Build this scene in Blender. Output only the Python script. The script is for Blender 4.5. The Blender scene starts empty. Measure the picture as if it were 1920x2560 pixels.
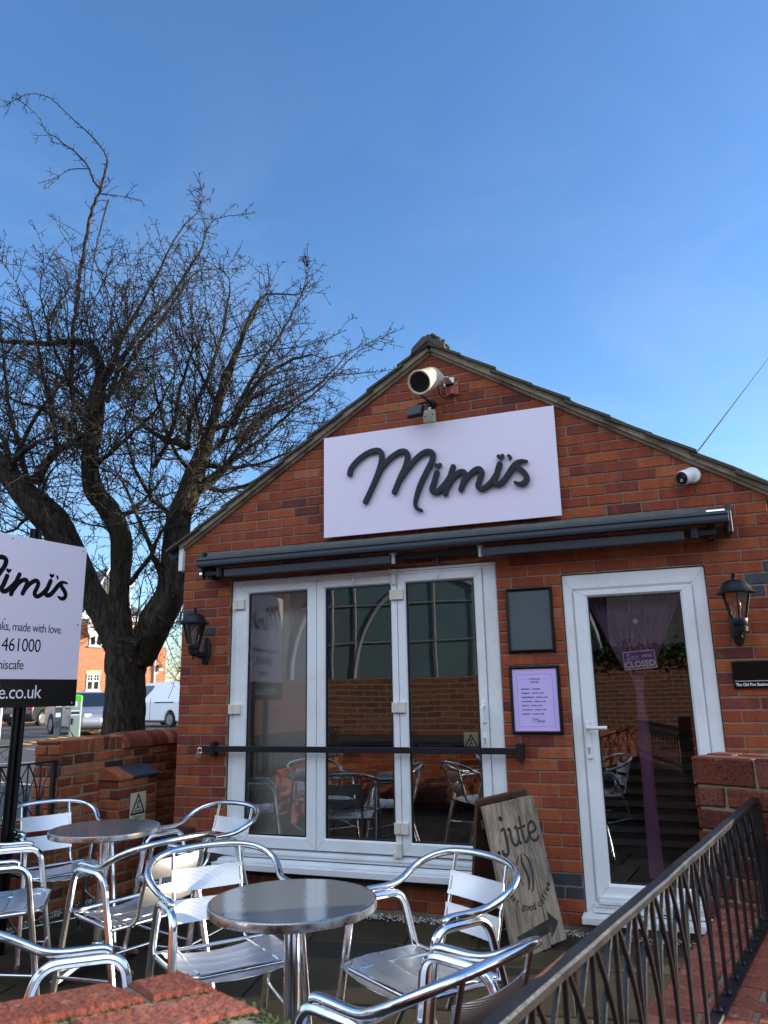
import bpy, math, random
from mathutils import Vector, Matrix, Euler
R = math.radians
PI = math.pi
rnd = random.Random(11)
sc = bpy.context.scene
COL = sc.collection

# ------------------------------------------------------------------ mesh helper
class MB:
    def __init__(s):
        s.v = []; s.f = []; s.m = []; s.t = []
    def add(s, vs, fs, mat=0, tone=0.5):
        o = len(s.v); s.v += [tuple(v) for v in vs]
        for f in fs:
            s.f.append([i + o for i in f]); s.m.append(mat); s.t.append(tone)
    def box(s, c, d, rot=None, mat=0, tone=0.5):
        hx, hy, hz = d[0] / 2, d[1] / 2, d[2] / 2
        vs = [Vector((x, y, z)) for x in (-hx, hx) for y in (-hy, hy) for z in (-hz, hz)]
        if rot is not None: vs = [rot @ v for v in vs]
        c = Vector(c)
        s.add([c + v for v in vs], [(0, 1, 3, 2), (4, 6, 7, 5), (0, 4, 5, 1), (2, 3, 7, 6), (0, 2, 6, 4), (1, 5, 7, 3)], mat, tone)
    def span(s, a, b, mat=0, tone=0.5):
        s.box([(a[i] + b[i]) / 2 for i in range(3)], [abs(b[i] - a[i]) for i in range(3)], None, mat, tone)
    def prism(s, poly, M, d0, d1, mat=0, tone=0.5):
        n = len(poly)
        vs = [M @ Vector((x, y, d0)) for x, y in poly] + [M @ Vector((x, y, d1)) for x, y in poly]
        fs = [tuple(range(n - 1, -1, -1)), tuple(range(n, 2 * n))] + [(i, (i + 1) % n, n + (i + 1) % n, n + i) for i in range(n)]
        s.add(vs, fs, mat, tone)
    def tube(s, pts, r, n=8, closed=False, cap=True, mat=0, tone=0.5, flat=None, flute=0, lobes=6):
        pts = [Vector(p) for p in pts]; k = len(pts)
        rs = r if isinstance(r, (list, tuple)) else [r] * k
        tang = []
        for i in range(k):
            if closed: a, b = pts[(i - 1) % k], pts[(i + 1) % k]
            else: a, b = pts[max(i - 1, 0)], pts[min(i + 1, k - 1)]
            d = b - a
            tang.append(d.normalized() if d.length > 1e-9 else Vector((0, 0, 1)))
        t0 = tang[0]; up = Vector((0, 0, 1)) if abs(t0.z) < .9 else Vector((1, 0, 0))
        nn = (up - t0 * up.dot(t0)).normalized(); vs = []
        for i in range(k):
            t = tang[i]; nn = nn - t * nn.dot(t)
            if nn.length < 1e-6: nn = t.orthogonal()
            nn.normalize(); bb = t.cross(nn)
            for j in range(n):
                a = 2 * PI * j / n
                fx = flat if flat else 1
                vs.append(pts[i] + (nn * math.cos(a) * fx + bb * math.sin(a)) * rs[i] * (1 + flute * math.cos(lobes * a)))
        fs = []
        for i in range(k if closed else k - 1):
            a, b = i * n, ((i + 1) % k) * n
            for j in range(n):
                j2 = (j + 1) % n; fs.append((a + j, a + j2, b + j2, b + j))
        if cap and not closed:
            fs.append(tuple(range(n - 1, -1, -1))); fs.append(tuple(range((k - 1) * n, k * n)))
        s.add(vs, fs, mat, tone)
    def lathe(s, prof, M=None, n=20, mat=0, tone=0.5, ang=0):
        M = M or Matrix.Identity(4); k = len(prof); vs = []
        for r, z in prof:
            for j in range(n):
                a = 2 * PI * j / n + ang; vs.append(M @ Vector((r * math.cos(a), r * math.sin(a), z)))
        fs = [(i * n + j, i * n + (j + 1) % n, (i + 1) * n + (j + 1) % n, (i + 1) * n + j) for i in range(k - 1) for j in range(n)]
        if prof[0][0] > 1e-6: fs.append(tuple(range(n - 1, -1, -1)))
        if prof[-1][0] > 1e-6: fs.append(tuple(range((k - 1) * n, k * n)))
        s.add(vs, fs, mat, tone)
    def build(s, name, mats, parent=None, smooth=None, bevel=0.0, local=False, seg=2):
        me = bpy.data.meshes.new(name)
        vs = s.v
        if parent is not None and not local:
            P = parent.get('_chain') and chain(parent) or chain(parent)
            inv = P.inverted(); vs = [tuple(inv @ Vector(v)) for v in vs]
        me.from_pydata(vs, [], s.f)
        if not isinstance(mats, (list, tuple)): mats = [mats]
        for m in mats: me.materials.append(m)
        if len(mats) > 1: me.polygons.foreach_set('material_index', s.m)
        at = me.attributes.new('tone', 'FLOAT', 'FACE'); at.data.foreach_set('value', s.t)
        if smooth is not None:
            me.polygons.foreach_set('use_smooth', [True] * len(me.polygons))
            me.set_sharp_from_angle(angle=R(smooth))
        me.update(); me.validate()
        ob = bpy.data.objects.new(name, me); COL.objects.link(ob)
        if parent is not None: ob.parent = parent
        if bevel:
            b = ob.modifiers.new('bevel', 'BEVEL'); b.width = bevel; b.segments = seg; b.limit_method = 'ANGLE'; b.angle_limit = R(40)
        return ob

def chain(o):
    M = Matrix.Identity(4)
    while o is not None:
        M = (Matrix.Translation(o.location) @ o.rotation_euler.to_matrix().to_4x4()) @ M
        o = o.parent
    return M

def tag(o, label=None, cat=None, group=None, kind=None):
    if label: o['label'] = label
    if cat: o['category'] = cat
    if group: o['group'] = group
    if kind: o['kind'] = kind
    return o
def thing(name, label, cat, loc=(0, 0, 0), rz=0, group=None):
    o = bpy.data.objects.new(name, None); COL.objects.link(o)
    o.empty_display_size = .1
    o.location = loc; o.rotation_euler = (0, 0, rz)
    return tag(o, label, cat, group)
def kids(o): return [c for c in bpy.data.objects if c.parent == o]
def dup(o, parent=None):
    c = o.copy(); COL.objects.link(c)
    if parent is not None: c.parent = parent
    for ch in kids(o): dup(ch, c)
    return c
def frame(o, x, y):
    x = Vector(x).normalized(); y = Vector(y).normalized(); z = x.cross(y)
    M = Matrix.Identity(4)
    for i in range(3): M[i][0] = x[i]; M[i][1] = y[i]; M[i][2] = z[i]; M[i][3] = o[i]
    return M
def wallM(x, y, z): return frame((x, y, z), (1, 0, 0), (0, 0, 1))   # text on the facade, facing -Y

def catmull(pts, n=6):
    out = []; k = len(pts); P = [Vector(p) for p in pts]
    for i in range(k - 1):
        a, b, c, d = P[max(i - 1, 0)], P[i], P[i + 1], P[min(i + 2, k - 1)]
        for j in range(n):
            t = j / n
            out.append(.5 * ((2 * b) + (c - a) * t + (2 * a - 5 * b + 4 * c - d) * t * t + (3 * b - a - 3 * c + d) * t ** 3))
    out.append(P[-1]); return out
def rbend(pts, r, n=5):
    P = [Vector(p) for p in pts]; out = [P[0]]
    for i in range(1, len(P) - 1):
        a, b, c = P[i - 1], P[i], P[i + 1]
        u = (a - b); v = (c - b); rr = min(r, u.length * .45, v.length * .45)
        p, q = b + u.normalized() * rr, b + v.normalized() * rr
        for j in range(n + 1):
            t = j / n; out.append(p * (1 - t) ** 2 + b * 2 * t * (1 - t) + q * t * t)
    out.append(P[-1]); return out

def text2d(s, size, align='LEFT', space=1.0, sx=1.0, bold=0.0):
    cu = bpy.data.curves.new('t', 'FONT'); cu.body = s; cu.size = size; cu.align_x = align; cu.space_character = space
    cu.resolution_u = 3; cu.offset = bold
    ob = bpy.data.objects.new('t', cu); COL.objects.link(ob)
    dg = bpy.context.evaluated_depsgraph_get(); dg.update()
    me = ob.evaluated_get(dg).to_mesh()
    vs = [(v.co.x * sx, v.co.y) for v in me.vertices]; fs = [tuple(p.vertices) for p in me.polygons]
    ob.evaluated_get(dg).to_mesh_clear(); bpy.data.objects.remove(ob); bpy.data.curves.remove(cu)
    return vs, fs
def text(mb, s, M, size, align='LEFT', space=1.0, sx=1.0, d=.0008, mat=0, rot=0, off=(0, 0), bold=0.0, fit=None):
    if fit:                                    # scale so that the substring fit[0] is fit[1] wide
        q = [v[0] for v in text2d(fit[0], size, 'LEFT', space)[0]]; sx = fit[1] / (max(q) - min(q))
    vs, fs = text2d(s, size, align, space, sx, bold)
    c, sn = math.cos(rot), math.sin(rot)
    mb.add([M @ Vector((off[0] + x * c - y * sn, off[1] + x * sn + y * c, d)) for x, y in vs], fs, mat)

def brush(mb, pts, w, M, d0, d1, dome=.002, taper=(1, 1), mat=0, n=5):
    """a marker stroke: ribbon of width w along pts with round ends, standing d0..d1 off the panel"""
    P = catmull([(x, y, 0) for x, y in pts], n); k = len(P)
    tot = [0.0]
    for i in range(1, k): tot.append(tot[-1] + (P[i] - P[i - 1]).length)
    vs = []; fs = []
    prof = [(-1, d0), (-1, d1 - dome * .6), (-.8, d1), (0, d1 + dome), (.8, d1), (1, d1 - dome * .6), (1, d0)]
    q = len(prof)
    ends = []
    for i in range(k):
        t = (P[min(i + 1, k - 1)] - P[max(i - 1, 0)]).normalized(); nn = Vector((-t.y, t.x, 0))
        f = tot[i] / tot[-1]; ww = w / 2 * (taper[0] + (1 - taper[0]) * min(1, f / .25)) * (taper[1] + (1 - taper[1]) * min(1, (1 - f) / .25))
        for a, h in prof: vs.append(M @ Vector((P[i].x + nn.x * a * ww, P[i].y + nn.y * a * ww, h)))
        if i in (0, k - 1): ends.append((P[i], ww, math.atan2(t.y, t.x)))
    for i in range(k - 1):
        for j in range(q - 1): fs.append((i * q + j, i * q + j + 1, (i + 1) * q + j + 1, (i + 1) * q + j))
    mb.add(vs, fs, mat)
    for (p, ww, _), e in zip(ends, (1, -1)):
        mb.lathe([(ww * .999, d0), (ww * .999, d1 - dome * .6), (ww * .8, d1), (.0001, d1 + dome * .97)], M @ Matrix.Translation((p.x, p.y, 0)), 14, mat)
def heart(mb, x, y, s, M, d0, d1, mat=0):
    pl = []
    for i in range(20):
        a = 2 * PI * i / 20
        pl.append((x + s * .062 * 16 * math.sin(a) ** 3 / 2 * 1.0, y + s * .062 / 2 * (13 * math.cos(a) - 5 * math.cos(2 * a) - 2 * math.cos(3 * a) - math.cos(4 * a))))
    mb.prism(pl[::-1], M, d0, d1, mat)

SIGN = {'M1': [(-1.513, 3.075), (-1.5, 3.121), (-1.444, 3.179), (-1.376, 3.22), (-1.314, 3.237), (-1.269, 3.231), (-1.249, 3.195), (-1.256, 3.132), (-1.288, 3.042), (-1.331, 2.948), (-1.387, 2.844)],
 'M2': [(-1.316, 2.975), (-1.257, 3.085), (-1.177, 3.163), (-1.099, 3.202), (-1.055, 3.191), (-1.044, 3.146), (-1.067, 3.073), (-1.104, 3.002), (-1.154, 2.893)],
 'M3': [(-1.123, 2.964), (-1.044, 3.064), (-0.96, 3.144), (-0.896, 3.175), (-0.85, 3.155), (-0.856, 3.098), (-0.901, 3.018), (-0.95, 2.927), (-0.983, 2.84), (-0.994, 2.785), (-0.981, 2.75), (-0.95, 2.733)],
 'i1': [(-0.822, 3.003), (-0.847, 2.926), (-0.863, 2.885), (-0.849, 2.859), (-0.815, 2.864), (-0.763, 2.911), (-0.718, 2.968)],
 'm': [(-0.697, 3.033), (-0.725, 2.957), (-0.764, 2.838)],
 'm2': [(-0.744, 2.886), (-0.7, 2.949), (-0.654, 2.985), (-0.621, 2.984), (-0.611, 2.955), (-0.63, 2.899), (-0.646, 2.856)],
 'm3': [(-0.636, 2.885), (-0.589, 2.947), (-0.538, 2.987), (-0.505, 2.992), (-0.489, 2.962), (-0.507, 2.909), (-0.52, 2.869), (-0.496, 2.842), (-0.458, 2.857), (-0.413, 2.898), (-0.38, 2.944)],
 'i2': [(-0.356, 3.01), (-0.382, 2.938), (-0.402, 2.895), (-0.388, 2.868), (-0.356, 2.869), (-0.316, 2.906), (-0.27, 2.969), (-0.239, 3.003), (-0.204, 3.014), (-0.165, 3.008)],
 's': [(-0.239, 3.0), (-0.223, 2.965), (-0.187, 2.924), (-0.171, 2.886), (-0.187, 2.855), (-0.223, 2.847), (-0.255, 2.864)]}
def script_name(mb, M, sx, sz, k, w, d0, d1, dome, step):
    """the hand-lettered shop name; M has local xy on the panel, origin at the right end of the s"""
    f = lambda p: ((p[0] + .15) * k * sx, (p[1] - 2.85) * k * sz)
    for i, (n, pts) in enumerate(SIGN.items()):
        ww = w * (1.0 if n[0] in 'Mi' else .95)
        tp = (1, 1)
        if n == 'M3': tp = (1, .55)
        if n == 's': tp = (.9, .5)
        if n == 'i2': tp = (1, .45)
        brush(mb, [f(p) for p in pts], ww * k, M, d0, d1 + i * step, dome, tp)
    for p in ((-.811, 3.055), (-.347, 3.063)):
        x, y = f(p); heart(mb, x, y, .058 * k, M, d0, d1)
    brush(mb, [f(p) for p in ((-.291, 3.066), (-.278, 3.055), (-.284, 3.036))], .02 * k, M, d0, d1, dome, (1, .5))

# ------------------------------------------------------------------ materials
def mk(name):
    m = bpy.data.materials.new(name); m.use_nodes = True; nt = m.node_tree
    return m, nt, nt.nodes, nt.links, nt.nodes['Principled BSDF']
def pm(name, col, rough=.5, metal=0, var=.08, scale=12, bump=0, bscale=60, spec=.5, stretch=None, coat=0, dirt=None, dscale=3, rvar=0, aniso=0):
    m, nt, N, L, b = mk(name)
    b.inputs['Roughness'].default_value = rough; b.inputs['Metallic'].default_value = metal
    b.inputs['Specular IOR Level'].default_value = spec
    b.inputs['Coat Weight'].default_value = coat
    if aniso: b.inputs['Anisotropic'].default_value = aniso
    tc = N.new('ShaderNodeTexCoord'); mp = N.new('ShaderNodeMapping'); L.new(tc.outputs['Object'], mp.inputs[0])
    if stretch: mp.inputs['Scale'].default_value = stretch
    nz = N.new('ShaderNodeTexNoise'); nz.inputs['Scale'].default_value = scale; nz.inputs['Detail'].default_value = 5; nz.inputs['Roughness'].default_value = .65
    L.new(mp.outputs[0], nz.inputs[0])
    mx = N.new('ShaderNodeMix'); mx.data_type = 'RGBA'
    mx.inputs['A'].default_value = (*[c * (1 - var) for c in col], 1); mx.inputs['B'].default_value = (*[min(1, c * (1 + var)) for c in col], 1)
    L.new(nz.outputs['Fac'], mx.inputs['Factor']); out = mx.outputs['Result']
    if dirt:
        n2 = N.new('ShaderNodeTexNoise'); n2.inputs['Scale'].default_value = dscale; n2.inputs['Detail'].default_value = 8; n2.inputs['Roughness'].default_value = .7
        L.new(mp.outputs[0], n2.inputs[0])
        rp = N.new('ShaderNodeValToRGB'); rp.color_ramp.elements[0].position = .48; rp.color_ramp.elements[1].position = .68
        L.new(n2.outputs['Fac'], rp.inputs[0])
        m2 = N.new('ShaderNodeMix'); m2.data_type = 'RGBA'; m2.inputs['B'].default_value = (*dirt, 1)
        L.new(rp.outputs[0], m2.inputs['Factor']); L.new(out, m2.inputs['A']); out = m2.outputs['Result']
    L.new(out, b.inputs['Base Color'])
    if rvar:
        mr = N.new('ShaderNodeMapRange'); mr.inputs[3].default_value = rough - rvar; mr.inputs[4].default_value = rough + rvar
        mr.inputs[1].default_value = .3; mr.inputs[2].default_value = .7
        L.new(nz.outputs['Fac'], mr.inputs[0]); L.new(mr.outputs[0], b.inputs['Roughness'])
    if bump:
        n3 = N.new('ShaderNodeTexNoise'); n3.inputs['Scale'].default_value = bscale; n3.inputs['Detail'].default_value = 6; n3.inputs['Roughness'].default_value = .65
        L.new(mp.outputs[0], n3.inputs[0])
        bp = N.new('ShaderNodeBump'); bp.inputs['Strength'].default_value = bump; bp.inputs['Distance'].default_value = .01
        L.new(n3.outputs['Fac'], bp.inputs['Height']); L.new(bp.outputs[0], b.inputs['Normal'])
    return m
def brickmat(name, stops, pit=.35, lichen=None, lic=.62, smear=None, bump=.5, rough=.85):
    m, nt, N, L, b = mk(name)
    b.inputs['Roughness'].default_value = rough; b.inputs['Specular IOR Level'].default_value = .3
    at = N.new('ShaderNodeAttribute'); at.attribute_name = 'tone'
    rp = N.new('ShaderNodeValToRGB'); cr = rp.color_ramp
    while len(cr.elements) < len(stops): cr.elements.new(.5)
    for e, (p, c) in zip(cr.elements, stops): e.position = p; e.color = (*c, 1)
    tc = N.new('ShaderNodeTexCoord'); mp = N.new('ShaderNodeMapping'); L.new(tc.outputs['Object'], mp.inputs[0])
    mp.inputs['Scale'].default_value = (14, 14, 2.2)       # upright bands left by stacking in the kiln
    n0 = N.new('ShaderNodeTexNoise'); n0.inputs['Scale'].default_value = 1; n0.inputs['Detail'].default_value = 2; L.new(mp.outputs[0], n0.inputs[0])
    ad = N.new('ShaderNodeMath'); ad.operation = 'MULTIPLY_ADD'; ad.inputs[1].default_value = .75; L.new(n0.outputs['Fac'], ad.inputs[0])
    sb = N.new('ShaderNodeMath'); sb.operation = 'SUBTRACT'; sb.inputs[1].default_value = .375; L.new(at.outputs['Fac'], sb.inputs[0]); L.new(sb.outputs[0], ad.inputs[2])
    L.new(ad.outputs[0], rp.inputs[0])
    n1 = N.new('ShaderNodeTexNoise'); n1.inputs['Scale'].default_value = 110; n1.inputs['Detail'].default_value = 4; n1.inputs['Roughness'].default_value = .7
    L.new(tc.outputs['Object'], n1.inputs[0])
    r1 = N.new('ShaderNodeValToRGB'); r1.color_ramp.elements[0].position = .33; r1.color_ramp.elements[1].position = .5
    r1.color_ramp.elements[0].color = (1 - pit, 1 - pit, 1 - pit, 1); r1.color_ramp.elements[1].color = (1, 1, 1, 1); L.new(n1.outputs['Fac'], r1.inputs[0])
    ml = N.new('ShaderNodeMix'); ml.data_type = 'RGBA'; ml.blend_type = 'MULTIPLY'; ml.inputs['Factor'].default_value = 1
    L.new(rp.outputs[0], ml.inputs['A']); L.new(r1.outputs[0], ml.inputs['B']); out = ml.outputs['Result']
    for colr, th, scl in ((smear, .6, 9.0), (lichen, lic, 26.0)):
        if not colr: continue
        n2 = N.new('ShaderNodeTexNoise'); n2.inputs['Scale'].default_value = scl; n2.inputs['Detail'].default_value = 9; n2.inputs['Roughness'].default_value = .75
        L.new(tc.outputs['Object'], n2.inputs[0])
        r2 = N.new('ShaderNodeValToRGB'); r2.color_ramp.elements[0].position = th - .06; r2.color_ramp.elements[1].position = th + .1; L.new(n2.outputs['Fac'], r2.inputs[0])
        m2 = N.new('ShaderNodeMix'); m2.data_type = 'RGBA'; m2.inputs['B'].default_value = (*colr, 1); L.new(r2.outputs[0], m2.inputs['Factor']); L.new(out, m2.inputs['A']); out = m2.outputs['Result']
    L.new(out, b.inputs['Base Color'])
    n3 = N.new('ShaderNodeTexNoise'); n3.inputs['Scale'].default_value = 70; n3.inputs['Detail'].default_value = 6; L.new(tc.outputs['Object'], n3.inputs[0])
    bp = N.new('ShaderNodeBump'); bp.inputs['Strength'].default_value = bump; bp.inputs['Distance'].default_value = .006; L.new(n3.outputs['Fac'], bp.inputs['Height']); L.new(bp.outputs[0], b.inputs['Normal'])
    return m
def tonemat(name, stops, rough=.8, bump=.3, bscale=25, noise=.5, nscale=4, spec=.4, blotch=None):
    m, nt, N, L, b = mk(name)
    b.inputs['Roughness'].default_value = rough; b.inputs['Specular IOR Level'].default_value = spec
    at = N.new('ShaderNodeAttribute'); at.attribute_name = 'tone'; tc = N.new('ShaderNodeTexCoord')
    n0 = N.new('ShaderNodeTexNoise'); n0.inputs['Scale'].default_value = nscale; n0.inputs['Detail'].default_value = 8; n0.inputs['Roughness'].default_value = .7; L.new(tc.outputs['Object'], n0.inputs[0])
    ad = N.new('ShaderNodeMath'); ad.operation = 'MULTIPLY_ADD'; ad.inputs[1].default_value = noise * 2; L.new(n0.outputs['Fac'], ad.inputs[0])
    sb = N.new('ShaderNodeMath'); sb.operation = 'SUBTRACT'; sb.inputs[1].default_value = noise; L.new(at.outputs['Fac'], sb.inputs[0]); L.new(sb.outputs[0], ad.inputs[2])
    rp = N.new('ShaderNodeValToRGB'); cr = rp.color_ramp
    while len(cr.elements) < len(stops): cr.elements.new(.5)
    for e, (p, c) in zip(cr.elements, stops): e.position = p; e.color = (*c, 1)
    L.new(ad.outputs[0], rp.inputs[0]); L.new(rp.outputs[0], b.inputs['Base Color'])
    n3 = N.new('ShaderNodeTexNoise'); n3.inputs['Scale'].default_value = bscale; n3.inputs['Detail'].default_value = 7; n3.inputs['Roughness'].default_value = .7; L.new(tc.outputs['Object'], n3.inputs[0])
    bp = N.new('ShaderNodeBump'); bp.inputs['Strength'].default_value = bump; bp.inputs['Distance'].default_value = .012; L.new(n3.outputs['Fac'], bp.inputs['Height']); L.new(bp.outputs[0], b.inputs['Normal'])
    return m
def glassmat(name, tint=(.78, .82, .82), refl=1.6, base=.04, rough=.0, wob=0):
    m, nt, N, L, b = mk(name); N.remove(b); o = N['Material Output']
    tr = N.new('ShaderNodeBsdfTransparent'); tr.inputs[0].default_value = (*tint, 1)
    gl = N.new('ShaderNodeBsdfGlossy'); gl.inputs['Roughness'].default_value = rough; gl.inputs[0].default_value = (.97, .98, 1, 1)
    fr = N.new('ShaderNodeFresnel'); fr.inputs[0].default_value = 1.5
    mu = N.new('ShaderNodeMath'); mu.operation = 'MULTIPLY_ADD'; mu.inputs[1].default_value = refl; mu.inputs[2].default_value = base; mu.use_clamp = True; L.new(fr.outputs[0], mu.inputs[0])
    mx = N.new('ShaderNodeMixShader'); L.new(mu.outputs[0], mx.inputs[0]); L.new(tr.outputs[0], mx.inputs[1]); L.new(gl.outputs[0], mx.inputs[2]); L.new(mx.outputs[0], o.inputs[0])
    if wob:
        tc = N.new('ShaderNodeTexCoord'); n3 = N.new('ShaderNodeTexNoise'); n3.inputs['Scale'].default_value = 2.2; n3.inputs['Detail'].default_value = 1; L.new(tc.outputs['Object'], n3.inputs[0])
        bp = N.new('ShaderNodeBump'); bp.inputs['Strength'].default_value = wob; bp.inputs['Distance'].default_value = .02; L.new(n3.outputs['Fac'], bp.inputs['Height']); L.new(bp.outputs[0], gl.inputs['Normal']); L.new(bp.outputs[0], fr.inputs['Normal'])
    return m
def texbrick(name, c1, c2, mortar, w=.225, h=.075, ms=.006):
    m, nt, N, L, b = mk(name); b.inputs['Roughness'].default_value = .85
    tc = N.new('ShaderNodeTexCoord'); sp = N.new('ShaderNodeSeparateXYZ'); cb = N.new('ShaderNodeCombineXYZ'); L.new(tc.outputs['Object'], sp.inputs[0])
    ad = N.new('ShaderNodeMath'); ad.operation = 'ADD'; L.new(sp.outputs[0], ad.inputs[0]); L.new(sp.outputs[1], ad.inputs[1]); L.new(ad.outputs[0], cb.inputs[0]); L.new(sp.outputs[2], cb.inputs[1])
    bt = N.new('ShaderNodeTexBrick'); bt.inputs['Scale'].default_value = 1; bt.inputs['Brick Width'].default_value = w; bt.inputs['Row Height'].default_value = h; bt.inputs['Mortar Size'].default_value = ms
    bt.inputs['Color1'].default_value = (*c1, 1); bt.inputs['Color2'].default_value = (*c2, 1); bt.inputs['Mortar'].default_value = (*mortar, 1); bt.inputs['Bias'].default_value = -.1
    L.new(cb.outputs[0], bt.inputs[0]); L.new(bt.outputs[0], b.inputs['Base Color'])
    return m

M = {}
M['brick'] = brickmat('facade_brick', [(0, (.115, .028, .024)), (.22, (.20, .042, .025)), (.5, (.285, .060, .024)), (.78, (.36, .092, .030)), (1, (.40, .14, .07))], .45, smear=(.20, .068, .046), lichen=(.14, .05, .036), lic=.64, bump=.8)
M['brick_blue'] = brickmat('blue_engineering_brick', [(0, (.026, .027, .034)), (1, (.068, .071, .085))], .2, rough=.5)
M['brick_old'] = brickmat('weathered_brick', [(0, (.13, .032, .020)), (.3, (.25, .052, .024)), (.6, (.37, .095, .036)), (1, (.45, .17, .085))], .5, lichen=(.22, .18, .11), lic=.67, smear=(.13, .07, .045), bump=1.0)
M['brick_pier'] = brickmat('speckled_pier_brick', [(0, (.075, .02, .013)), (.5, (.15, .034, .017)), (1, (.20, .07, .052))], .85, lichen=(.28, .21, .195), lic=.66, bump=.7)
M['brick_cap'] = brickmat('worn_cap_brick', [(0, (.17, .045, .028)), (.5, (.29, .075, .042)), (1, (.36, .125, .08))], .6, lichen=(.33, .27, .18), lic=.63, smear=(.17, .065, .04), bump=1.0)
M['mortar'] = pm('mortar', (.25, .19, .135), .95, var=.35, scale=14, bump=.6, bscale=90, dirt=(.13, .095, .062), dscale=3)
M['mortar_old'] = pm('lichened_mortar', (.30, .25, .16), .95, var=.35, scale=25, bump=1.0, bscale=60, dirt=(.12, .12, .05), dscale=6)
M['upvc'] = pm('white_upvc', (.78, .80, .82), .32, var=.03, scale=4, dirt=(.66, .66, .64), dscale=2.2, spec=.5)
M['upvc_dirty'] = pm('grubby_white_upvc', (.72, .73, .74), .4, var=.06, scale=9, dirt=(.5, .5, .48), dscale=5)
M['cream_plastic'] = pm('cream_plastic', (.68, .63, .54), .45, var=.05)
M['gasket'] = pm('black_gasket', (.012, .012, .013), .5)
M['glass'] = glassmat('window_glass', (.97, .985, .98), 1.6, .065, 0, .03)
M['lamp_glass'] = glassmat('lantern_glass', (.62, .50, .46), 1.2, .03, .08)
M['alu'] = pm('polished_aluminium', (.78, .79, .81), .16, 1, var=.04, scale=9, bump=.02, bscale=30, rvar=.05)
M['alu_flat'] = pm('brushed_aluminium', (.80, .80, .82), .27, 1, var=.04, scale=40, stretch=(1, 1, 30), rvar=.05)
M['steel_edge'] = pm('worn_steel_edge', (.62, .60, .56), .28, 1, var=.12, scale=30, rvar=.1)
M['black_metal'] = pm('black_powder_coat', (.009, .009, .011), .45, var=.2, scale=15, bump=.05, bscale=90, spec=.3)
M['rail'] = pm('weathered_black_paint', (.011, .0115, .0135), .36, var=.3, scale=14, bump=.2, bscale=45, dirt=(.022, .021, .021), dscale=9, rvar=.1, spec=.4)
M['anthracite'] = pm('anthracite_aluminium', (.019, .027, .037), .5, .0, var=.08, scale=5)
M['awning_cloth'] = pm('grey_awning_cloth', (.085, .088, .09), .85, var=.25, scale=20, bump=.35, bscale=18, dirt=(.06, .057, .05), dscale=7)
M['lavender'] = pm('lavender_panel', (.78, .70, .83), .35, var=.015, scale=3)
M['lilac'] = pm('lilac_poster', (.62, .49, .90), .4, var=.01, scale=2)
M['board_pink'] = pm('pale_pink_panel', (.80, .70, .79), .4, var=.012, scale=2)
M['letter'] = pm('slate_letter', (.013, .018, .026), .5, var=.1, scale=10, spec=.3)
M['black_print'] = pm('black_print', (.004, .004, .005), .6, spec=.1)
M['white_print'] = pm('white_print', (.82, .82, .82), .45)
M['gloss_black'] = pm('gloss_black_panel', (.004, .004, .005), .3, spec=.22)
M['slate_sheet'] = pm('slate_grey_sheet', (.085, .105, .115), .22, var=.02)
M['cream'] = pm('weathered_cream_plastic', (.55, .51, .37), .5, var=.1, scale=9, dirt=(.36, .33, .23), dscale=6)
M['ivory'] = pm('ivory_box', (.48, .47, .36), .5, var=.06)
M['red_paint'] = pm('red_oxide_paint', (.40, .09, .075), .55, var=.12)
M['white_paint'] = pm('white_paint', (.75, .75, .74), .4, var=.03)
M['dark_lens'] = pm('dark_lens', (.008, .009, .012), .1)
M['verge'] = pm('weathered_cement', (.30, .25, .18), .95, var=.3, scale=22, bump=.8, bscale=70, dirt=(.10, .085, .055), dscale=5)
M['rooftile'] = pm('concrete_tile', (.075, .066, .056), .95, var=.35, scale=9, bump=.8, bscale=50, dirt=(.045, .05, .022), dscale=8)
M['moss'] = pm('roof_moss', (.045, .06, .015), 1, var=.5, scale=30, bump=1, bscale=60)
M['old_wood'] = None
M['brown_wood'] = pm('dark_brown_board', (.075, .033, .017), .6, var=.25, scale=5, stretch=(6, 6, .8), bump=.2)
M['flag'] = tonemat('riven_flagstone', [(0, (.014, .011, .005)), (.35, (.034, .026, .012)), (.6, (.060, .043, .020)), (1, (.11, .075, .036))], .62, .5, 14, .45, 2.5)
M['earth'] = pm('dark_joint_sand', (.016, .014, .011), 1, var=.4, scale=20, bump=.6)
M['gravel'] = tonemat('white_gravel', [(0, (.20, .19, .17)), (.5, (.42, .40, .37)), (1, (.66, .64, .60))], .8, .3, 60, .2, 20)
M['asphalt'] = pm('car_park_asphalt', (.075, .065, .060), .9, var=.35, scale=60, bump=.4, bscale=180, dirt=(.055, .05, .048), dscale=.35)
M['ground'] = pm('pavement', (.16, .15, .14), .9, var=.2, scale=3, bump=.2)
M['line'] = pm('worn_road_paint', (.55, .54, .51), .8, var=.2, scale=20)
M['rubber'] = pm('black_rubber', (.02, .02, .021), .8, var=.3)
M['yellow'] = pm('yellow_block', (.65, .34, .06), .6, var=.12)
M['bark'] = None
M['car_silver'] = pm('silver_car_paint', (.34, .36, .40), .28, .55, var=.02, coat=.6)
M['car_dark'] = pm('dark_car_paint', (.035, .04, .045), .25, .4, var=.02, coat=.6)
M['car_red'] = pm('red_car_paint', (.35, .015, .012), .25, .2, var=.02, coat=.6)
M['van_white'] = pm('white_van_paint', (.74, .76, .80), .3, var=.02, coat=.5)
M['car_glass'] = pm('tinted_car_glass', (.012, .016, .02), .06, spec=.9)
M['tyre'] = pm('tyre_rubber', (.014, .014, .015), .8, var=.2)
M['alloy'] = pm('alloy_wheel', (.22, .22, .23), .35, .7, var=.05)
M['head_glass'] = pm('headlamp_glass', (.5, .52, .55), .1, spec=.8)
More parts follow.
